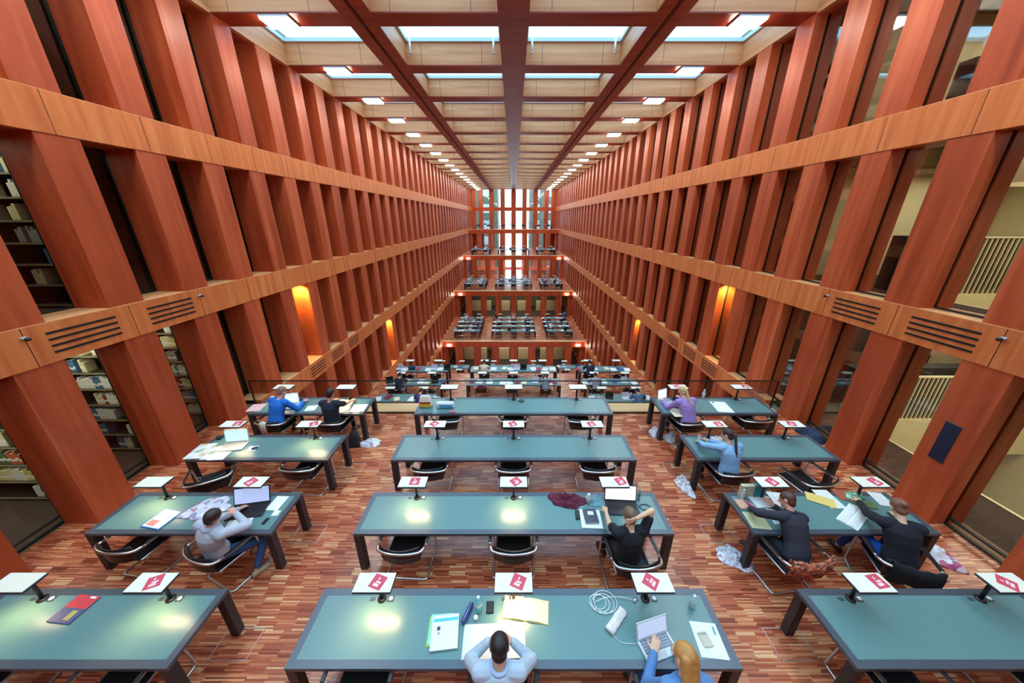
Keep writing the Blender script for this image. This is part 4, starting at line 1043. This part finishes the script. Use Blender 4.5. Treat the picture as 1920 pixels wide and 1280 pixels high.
p = on(1338, 1183, DZ); b = B(); b.caps((0, -.03, .01), (0, .03, .01), .008, .008, 8); tag(b.make('pen', mat('pen_teal', (70, 180, 190), .4), loc=(p.x, p.y, DZ + .0045), rz=-.1), 'short turquoise pen on the white sheet', 'pen')
# second row, left desk
book_closed('blue and white magazine with red print on the second left desk', [(264, 989), (297, 993), (343, 961), (311, 954)], (40, 130, 200), .016, 'magazine', 'magazine', decal=[('white_cover', (.03, .97, .04, .98), (228, 236, 240)), ('red_print', (.1, .55, .1, .4), (220, 130, 120)), ('grey_print', (.2, .8, .55, .8), (200, 196, 206))])
heap('plastic_folder', 'clear plastic wallet of printed papers between the lamps of the second left desk', 'folder', *on(388, 953, DZ)[:2], DZ, .34, .2, .03, blotch('folder_print', (206, 206, 216), [(226, 226, 232), (196, 120, 130), (150, 150, 180)], 16, .3), 5, math.radians(28), rough=.5)
laptop('black laptop open on the second left desk', [(427, 975), (490, 972), (503, 946), (440, 944)], (34, 32, 36), (150, 164, 200), 112, keys=(20, 20, 22), lit=.5)
sheet('small white notebook right of the black laptop', [(496, 957), (520, 957), (543, 931), (521, 930)], M_WHITE, .008, 'notebook', 'notebook')
sheet('white paper under the elbow of the man in grey', [(423, 992), (470, 985), (474, 968), (434, 966)], M_PRINT, .003)
slab('phone', 'slim black phone at the right end of the second left desk', 'phone', [(489, 983), (496, 983), (508, 971), (500, 971)], (18, 18, 20), .01, [('screen', (.1, .9, .1, .9), (12, 12, 14))], .2)
sheet('crumpled white tissue by the slim black phone', [(508, 968), (520, 967), (528, 957), (515, 958)], M_WHITE, .01, 'tissue', 'tissue')
# second row, centre desk
pj = on(1064, 938, DZ)
j = heap('jumper', 'maroon jumper lying in a heap on the second centre desk', 'jumper', pj.x, pj.y, DZ, .27, .17, .1, mat('maroon_wool', (98, 32, 52), .9, noise=.25, nscale=20), 8, -.15, rough=1.4)
bottle('clear glass jar behind the heaped maroon jumper', 1103, 940, (190, 214, 214), (220, 230, 228), .15, .05, name='glass_jar')
heap('plastic_sleeve', 'crumpled teal plastic bag between the jumper and the dark laptop', 'plastic bag', *on(1121, 940, DZ)[:2], DZ, .17, .12, .04, mat('plastic_teal', (104, 150, 160), .3), 9)
book_closed('white-rimmed tray holding papers beside the man in black', [(1089, 991), (1131, 991), (1123, 956), (1088, 956)], (232, 232, 236), .012, 'tray', 'paper_tray')
book_closed('dark book with a white card lying on the white tray', [(1097, 984), (1125, 983), (1114, 957), (1094, 958)], (62, 66, 80), .03, lift=.013, decal=[('white_card', (.3, .75, .55, .82), (226, 230, 234))])
slab('eyeglass_case', 'small black case left of the white tray', 'case', [(1079, 974), (1087, 974), (1086, 958), (1079, 958)], (30, 32, 36), .03)
laptop('dark laptop with pale screen in front of the man in black', [(1139, 968), (1200, 968), (1193, 939), (1133, 939)], (40, 42, 54), (206, 206, 216), 104, keys=(26, 26, 30), lit=.6)
bottle('slim bottle with green cap right of the dark laptop', 1197, 936, (150, 196, 190), (60, 150, 80), .2, .026)
p = on(1209, 951, DZ); b = B(); b.tube([(.08 * math.cos(i * .35), .055 * math.sin(i * .35), .006 + .002 * (i % 3)) for i in range(16)], .006, 6); tag(b.make('headphones', M_BLACK, loc=(p.x, p.y, DZ)), 'black earphone cable right of the dark laptop', 'earphones')
# second row, right desk
M_OLIVE = mat('olive_paper', (196, 196, 150), .7)
bottle('tall clear glass of water at the far left corner of the second right desk', 1390, 936, (206, 220, 216), (210, 216, 210), .2, .03, name='water_glass')
for (lab, c, m, th, lift) in (
    ('white notepad with thick block at the far left of the second right desk', [(1421, 953), (1452, 952), (1424, 922), (1392, 923)], M_WHITE, .022, .0),
    ('sheet of notes right of the thick notepad', [(1455, 950), (1482, 950), (1465, 923), (1438, 922)], M_PRINT, .003, 0),
    ('sheet of notes under the arm of the person in charcoal', [(1452, 985), (1488, 988), (1482, 955), (1440, 957)], M_PRINT, .003, .0),
    ('olive exercise book at the near left corner of the second right desk', [(1412, 992), (1440, 992), (1431, 960), (1392, 962)], M_OLIVE, .008, .0),
    ('white page lying under the yellow envelope', [(1560, 952), (1587, 954), (1550, 918), (1519, 918)], M_PRINT, .003, 0),
    ('rust-red folder between the lamps of the second right desk', [(1575, 938), (1600, 938), (1586, 918), (1562, 919)], mat('rust_card', (176, 92, 66), .6), .008, 0),
    ('pale printed page at the far right of the second right desk', [(1650, 950), (1672, 948), (1652, 922), (1630, 922)], M_PRINT, .003, 0)):
    sheet(lab, c, m, th, 'notepad' if 'notepad' in lab else ('exercise book' if 'exercise' in lab else ('folder' if 'folder' in lab else 'paper')), {'n': 'notepad', 'o': 'exercise_book', 'f': 'paper_folder'}.get('n' if 'notepad' in lab else ('o' if 'exercise' in lab else ('f' if 'folder' in lab else '')), 'paper_sheet'), lift)
sheet('yellow envelope lying in the middle of the second right desk', [(1514, 938), (1568, 953), (1565, 938), (1507, 921)], mat('envelope_yellow', (226, 196, 108), .7), .005, 'envelope', 'envelope', .004)
open_book('open book with white printed pages in front of the woman in black', [(1560, 970), (1598, 989), (1642, 966), (1600, 948)], (220, 224, 220), .02, M_PRINT)
book_closed('beige purse beside the pink pencil case', [(1388, 956), (1404, 955), (1393, 938), (1376, 939)], (204, 160, 130), .03, 'purse', 'purse')
p = on(1407, 949, DZ); t = thing('pencil_case', 'pink pencil case on the second right desk', 'pencil case', (p.x, p.y, DZ + .028), math.radians(28)); b = B(); b.caps((0, -.1, 0), (0, .08, 0), .027, .024, 12); b.make('body', mat('case_pink', (178, 84, 124), .7), t); b = B(); b.tube([(0, -.1, .028), (0, .09, .025)], .003, 6); b.make('zip', M_CHROME, t)
p = on(1604, 934, DZ); heap('green_bag', 'crumpled pale green plastic bag at the outer lamp of the second right desk', 'plastic bag', p.x, p.y, DZ, .13, .12, .13, blotch('green_plastic', (120, 186, 150), [(176, 220, 196), (80, 140, 110)], 22, .35), 12)
slab('book', 'olive green book under the hand of the woman in black', 'book', [(1603, 952), (1640, 952), (1632, 938), (1596, 939)], (120, 130, 80), .02)
# bag standing behind the second right desk
p = Vector((on(1405, 900, .9).x, 4.26, DZ))
t = thing('paper_bag', 'teal and beige carrier bag standing upright at the far edge of the second right desk', 'bag', (p.x - .06, 4.12, DZ)); b = B(); b.box(-.19, .02, -.03, .03, 0, .23); b.make('beige_side', mat('bag_beige', (196, 190, 160), .7, noise=.2, nscale=9), t); b = B(); b.box(.02, .2, -.035, .028, 0, .25); b.make('teal_side', mat('bag_teal', (32, 138, 146), .5), t)
# third row
laptop('silver laptop with bright screen on the third left desk', [(411, 846), (452, 846), (466, 829), (424, 829)], (206, 204, 196), (150, 190, 200), 100, keys=(180, 176, 170), lit=.7)
M_MAP = blotch('printed_maps', (226, 226, 220), [(206, 212, 208), (150, 180, 150), (196, 190, 150)], 9, .7)
for lab, c in (('colourful printed sheet at the outer end of the third left desk', [(347, 860), (376, 861), (404, 832), (376, 830)]), ('printed sheet beside the silver laptop, third left desk', [(378, 862), (402, 863), (420, 836), (402, 834)]), ('white sheet hanging near the front edge of the third left desk', [(388, 863), (420, 863), (430, 848), (408, 846)])):
    sheet(lab, c, M_MAP if 'white' not in lab else M_PRINT, .003, lift=.001 * len(c) if 'beside' in lab else (.006 if 'white' in lab else 0))
p = on(478, 841, DZ); b = B(); b.ell((0, 0, .015), (.035, .055, .018)); tag(b.make('computer_mouse', M_BLACK, loc=(p.x, p.y, DZ + .003), rz=-.9), 'small black mouse right of the silver laptop', 'mouse')
sheet('small white card under the black mouse', [(462, 846), (478, 846), (484, 836), (468, 836)], M_WHITE, .002)
p = on(412, 822, DZ); b = B(); b.ell((0, 0, .03), (.05, .06, .032)); tag(b.make('camera_bag', M_BLACK, loc=(p.x, p.y, DZ)), 'small black pouch behind the silver laptop', 'pouch')
sheet('dark-rimmed tablet lying left of the woman in light blue', [(1330, 832), (1352, 830), (1340, 820), (1312, 820)], mat('tablet_white', (216, 222, 226), .3), .01, 'tablet', 'tablet')
heap('tissue_pack', 'crumpled white and pink tissues by the inner lamp of the third right desk', 'tissues', *on(1346, 823, DZ)[:2], DZ, .1, .07, .08, blotch('tissues', (236, 230, 226), [(226, 200, 190), (240, 240, 240)], 20), 15)
t = thing('mug', 'pink-topped cup at the far left corner of the third right desk', 'cup', (*on(1310, 826, DZ)[:2], DZ)); b = B(); b.lathe([(.024, 0), (.03, .01), (.036, .12), (.033, .12), (.028, .02)]); b.make('cup_body', mat('cup_clear', (190, 206, 210), .3), t); b = B(); b.ell((0, 0, .13), (.035, .035, .022)); b.make('lid', mat('cup_pink', (226, 130, 120), .5), t)
sheet('white exercise sheet in front of the woman in light blue', [(1338, 842), (1362, 842), (1358, 833), (1340, 833)], M_WHITE, .004)
# fourth row
laptop('pale laptop open at the fourth left desk', [(533, 768), (556, 768), (559, 757), (534, 757)], (220, 222, 226), (200, 206, 226), 100, keys=(170, 170, 176), lit=.5)
for lab, c, m in (('white page between the two readers, fourth left desk', [(572, 770), (590, 770), (596, 760), (577, 760)], M_WHITE), ('cream page right of the person in navy', [(628, 764), (656, 764), (664, 748), (638, 748)], M_PAGES), ('white page at the inner end of the fourth left desk', [(655, 772), (682, 772), (690, 758), (664, 758)], M_WHITE), ('open printed page near the edge of the fourth left desk', [(628, 774), (652, 774), (656, 764), (634, 764)], M_PRINT),
                  ('pink sheet at the outer end of the fourth left desk', [(463, 771), (488, 771), (498, 757), (474, 757)], mat('pink_sheet', (226, 180, 180), .7))): sheet(lab, c, m, .004)
t = thing('mug', 'white mug on the far edge of the fourth left desk', 'cup', (*on(512, 750, DZ)[:2], DZ)); b = B(); b.lathe([(.03, 0), (.04, .005), (.042, .1), (.037, .1), (.034, .02)]); b.make('cup_body', M_WHITE, t); b = B(); b.tube([(.04, 0, .03), (.065, 0, .04), (.065, 0, .07), (.04, 0, .08)], .006, 6); b.make('handle', M_WHITE, t)
p = on(563, 750, DZ); b = B(); b.ell((0, 0, .025), (.07, .04, .028)); tag(b.make('glasses_case', M_BLACK, loc=(p.x, p.y, DZ)), 'black spectacle case behind the pale laptop', 'case')
# bags and packs on the fourth centre desk
p = on(799, 762, DZ); t = thing('carrier_bag', 'white carrier bag with red and yellow stripes on the fourth centre desk', 'bag', (p.x, p.y, DZ)); R = []
for zz, a_, c_ in ((0, .15, .07), (.06, .16, .08), (.16, .15, .06), (.26, .13, .03), (.31, .10, .015)): R.append([Vector((a_ * (1 if abs(math.cos(q)) > .7 else .95) * math.copysign(abs(math.cos(q)) ** .6, math.cos(q)), c_ * math.copysign(abs(math.sin(q)) ** .6, math.sin(q)), zz)) for q in [2 * math.pi * k / 16 for k in range(16)]])
b = B(); b.loft(R); b.make('body', mat('bag_white', (236, 230, 214), .5), t)
b = B(); b.box(-.12, .13, -.086, -.08, .12, .17); b.make('red_stripe', mat('stripe_red', (206, 44, 28), .5), t); b = B(); b.box(-.1, .13, -.088, -.082, .04, .12); b.make('yellow_stripe', mat('stripe_yellow', (232, 196, 20), .5), t)
p = on(836, 764, DZ); t = thing('biscuit_pack', 'blue and white plastic pack right of the striped carrier bag', 'pack', (p.x, p.y, DZ)); b = B(); b.bbox(-.22, .2, -.06, .06, 0, .16, .03); b.make('body', mat('pack_white', (220, 226, 240), .35), t); b = B(); b.box(-.14, .17, -.063, -.058, .03, .1); b.make('blue_print', mat('pack_blue', (80, 160, 214), .4), t)
p = on(848, 772, DZ); b = B(); b.bbox(-.06, .06, -.03, .03, 0, .025, .008); tag(b.make('pink_packet', mat('packet_pink', (226, 110, 130), .5), loc=(p.x, p.y, DZ), rz=.3), 'small pink packet in front of the blue and white pack', 'packet')
p = on(978, 752, DZ); b = B(); b.tube([(.06 * math.cos(i * .39), .045 * math.sin(i * .39), .01) for i in range(17)], .009, 6); tag(b.make('headphones', M_BLACK, loc=(p.x, p.y, DZ)), 'black headphones lying on the fourth centre desk', 'headphones')
# fourth right desk
laptop('pale laptop turned sideways at the inner end of the fourth right desk', [(1236, 760), (1258, 758), (1262, 748), (1240, 748)], (220, 222, 230), (214, 216, 232), 98, keys=(170, 170, 176), lit=.5).rotation_euler.z = math.radians(24)
for lab, c, m in (('large cream sheet spread at the near edge, fourth right desk', [(1266, 782), (1300, 780), (1286, 762), (1250, 764)], M_PAGES), ('white sheet covering the near edge, inner end, fourth right desk', [(1246, 768), (1284, 766), (1290, 752), (1252, 754)], M_PRINT), ('white sheet with a black clip right of the woman in lilac', [(1344, 773), (1377, 773), (1358, 753), (1334, 753)], M_WHITE)): sheet(lab, c, m, .004)
p = on(1337, 755, DZ); b = B(); b.bbox(-.02, .02, -.02, .02, 0, .012, .004); tag(b.make('clip', M_BLACK, loc=(p.x, p.y, DZ + .005)), 'small black clip on the white sheet, fourth right desk', 'clip')
bottle('clear bottle with white cap at the far edge of the fourth right desk', 1318, 746, (206, 214, 200), (240, 240, 236), .24, .036)
heap('cap_hat', 'dark blue cap lying left of the woman in lilac', 'cap', *on(1272, 748, DZ)[:2], DZ, .11, .07, .08, mat('cap_navy', (50, 84, 116), .8), 18, rough=.2)

# ------------------------------------------------------------------ things on the floor and on chairs
def fl(px, py): p = on(px, py, 0); return p.x, p.y, 0
heap('shopping_bag', 'white plastic bag on the floor by the inner leg of the fourth left desk', 'plastic bag', *fl(694, 832), .24, .17, .14, M_PLASTIC, 21)
heap('shopping_bag', 'white plastic bag on the floor by the far inner leg of the fourth right desk', 'plastic bag', *fl(1228, 812), .16, .16, .2, M_PLASTIC, 22)
heap('shopping_bag', 'grey plastic bag on the floor right of the near leg of the fourth right desk', 'plastic bag', *fl(1256, 822), .17, .16, .18, mat('plastic_grey', (196, 190, 196), .35, noise=.3, nscale=30), 23)
heap('shopping_bag', 'white plastic bag on the floor beside the near inner leg of the third right desk', 'plastic bag', *fl(1283, 912), .15, .25, .2, M_PLASTIC, 24)
heap('newspaper_bag', 'long plastic bag of printed papers on the floor beside the second right desk', 'plastic bag', *fl(1376, 1046), .18, .27, .12, blotch('news_plastic', (216, 212, 220), [(236, 234, 238), (176, 130, 136), (190, 186, 200)], 30, .4), 25, .5)
heap('rucksack', 'dark blue rucksack lying on the floor by the right pillar', 'rucksack', *fl(1520, 816), .27, .3, .3, mat('navy_nylon', (28, 40, 72), .7, noise=.2, nscale=12), 26, rough=.35)
heap('jacket', 'blue-grey jacket lying behind the dark blue rucksack', 'jacket', *fl(1500, 790), .22, .2, .16, mat('slate_jacket', (70, 96, 130), .8), 27)
heap('shoulder_bag', 'pale pink and white shopping bag on the floor beside the woman in black', 'bag', *fl(1755, 1040), .2, .3, .14, blotch('pink_plastic', (226, 210, 214), [(236, 232, 232), (190, 80, 120)], 14, .4), 28, .6)
heap('rucksack', 'black rucksack hanging by the right side of the person in navy, fourth row', 'rucksack', SEATPOS[('left', 3, 1)][0] + .42, SEATPOS[('left', 3, 1)][1] - .1, 0, .16, .16, .6, mat('black_nylon', (30, 30, 32), .8), 29, rough=.15)
def drape(name, label, cat, key, m, w=.52, down=.25, dy=0, seed=1, over=.66, back=.08):
    """cloth hung over a chair back"""
    x, y, a = SEATPOS[key]; r_ = random.Random(seed); R = []; n = 18
    for i in range(n + 1):
        u = -w / 2 + w * i / n; k = .012 * math.sin(u * 40 + seed) ; yb = -.372 + 1.0 * u * u * .9
        R.append([Vector((u, yb + .03 + k, .60)), Vector((u, yb + .02, .77 + k)), Vector((u, yb - .02, .785 + k)), Vector((u, yb - .035 - abs(k), .70)), Vector((u * 1.04, yb - .04 + k, .77 - down - .05 * math.sin(u * 9 + seed))),
                  Vector((u * 1.04, yb - .028 + k, .77 - down - .05 * math.sin(u * 9 + seed))), Vector((u, yb - .025 - abs(k), .70)), Vector((u, yb - .015, .772)), Vector((u, yb + .008, .76)), Vector((u, yb + .018 + k, .60))])
    b = B(); b.loft(R, 0, True); o = b.make(name, m, loc=(x, y, 0), rz=a); return tag(o, label, cat)
drape('scarf', 'orange patterned scarf draped over the chair of the person in charcoal', 'scarf', ('right', 1, 0), blotch('scarf_pattern', (196, 104, 70), [(226, 150, 110), (150, 70, 50), (90, 60, 50)], 34, .9), .62, .2, seed=3)
drape('coat', 'black coat hung over the back of the chair of the woman in black', 'coat', ('right', 1, 1), mat('black_wool', (22, 24, 32), .95, noise=.2, nscale=20), .5, .3, seed=5)
drape('towel', 'small cream cloth hanging from the chair of the person in bright blue', 'cloth', ('left', 3, 0), mat('cream_cloth', (220, 214, 200), .9), .14, .3, seed=2)
# the clutter on the other terraces
rc = random.Random(21)
CC = [('white paper', M_WHITE, 'paper', 'paper_sheet'), ('printed page', M_PRINT, 'paper', 'paper_sheet'), ('cream book', mat('cover_cream2', (226, 216, 186), .7), 'book', 'book'), ('blue book', mat('cover_blue2', (70, 110, 170), .6), 'book', 'book'), ('pale laptop', mat('laptop_pale', (206, 210, 222), .4), 'laptop', 'laptop'), ('dark laptop', M_BLACK, 'laptop', 'laptop'), ('navy bag', mat('bag_navy2', (40, 48, 90), .8), 'bag', 'bag'), ('red book', mat('cover_red2', (160, 50, 60), .6), 'book', 'book')]
CW = [9, 6, 4, 2, 4, 2, 2, 2]
def tiny(kind):
    b = B()
    if kind == 'laptop': b.box(-.17, .17, -.12, .12, 0, .02); b.box(-.17, .17, .12, .135, .02, .24)
    elif kind == 'bag': b.bbox(-.18, .18, -.12, .12, 0, .2, .06)
    elif kind == 'book': b.box(-.12, .12, -.16, .16, 0, .04)
    else: b.box(-.15, .15, -.2, .2, 0, .008)
    return b
TM = {n_: tiny(c_).mesh(nm, m) for n_, m, c_, nm in CC}
seen_ = set()
for x, y0, z, tn, rn, bl, j in OPOS:
    sn = ('left', 'middle', 'right')[j] if bl == 'centre' else ('left', 'right')[j]
    nq = rc.choice((3, 4, 4)) if tn == 'the terrace below the railing' else (rc.choice((1, 2, 2, 3)) if tn != 'the topmost far terrace' else 1)
    for q in range(nq):
        n_, m, c_, nm = rc.choices(CC, CW)[0]
        while (n_, x, y0) in seen_ and n_ not in ('white paper', 'printed page'): n_, m, c_, nm = rc.choices(CC, CW)[0]
        seen_.add((n_, x, y0))
        put(nm, TM[n_], (x - .5 + (.33 if nq > 3 else .42) * q + rc.uniform(-.05, .05), y0 + .3 + rc.uniform(-.08, .1), z + DZ + .0005), rc.uniform(-.4, .4), '%s at the %s seat, %s row, %s block, %s' % (n_, sn, rn, bl, tn), c_, 'things on the desks of ' + tn)
put('jacket', heap('jacket', 'x', 'jacket', 0, 0, 0, .3, .12, .2, mat('maroon_wool', (98, 32, 52), .9), 31).data, (-1.55, 13.85, -F + .72), 0, 'maroon jacket over a chair on the terrace below the railing', 'jacket', None)
for o in list(bpy.data.objects):
    if o.get('label') == 'x': bpy.data.objects.remove(o)
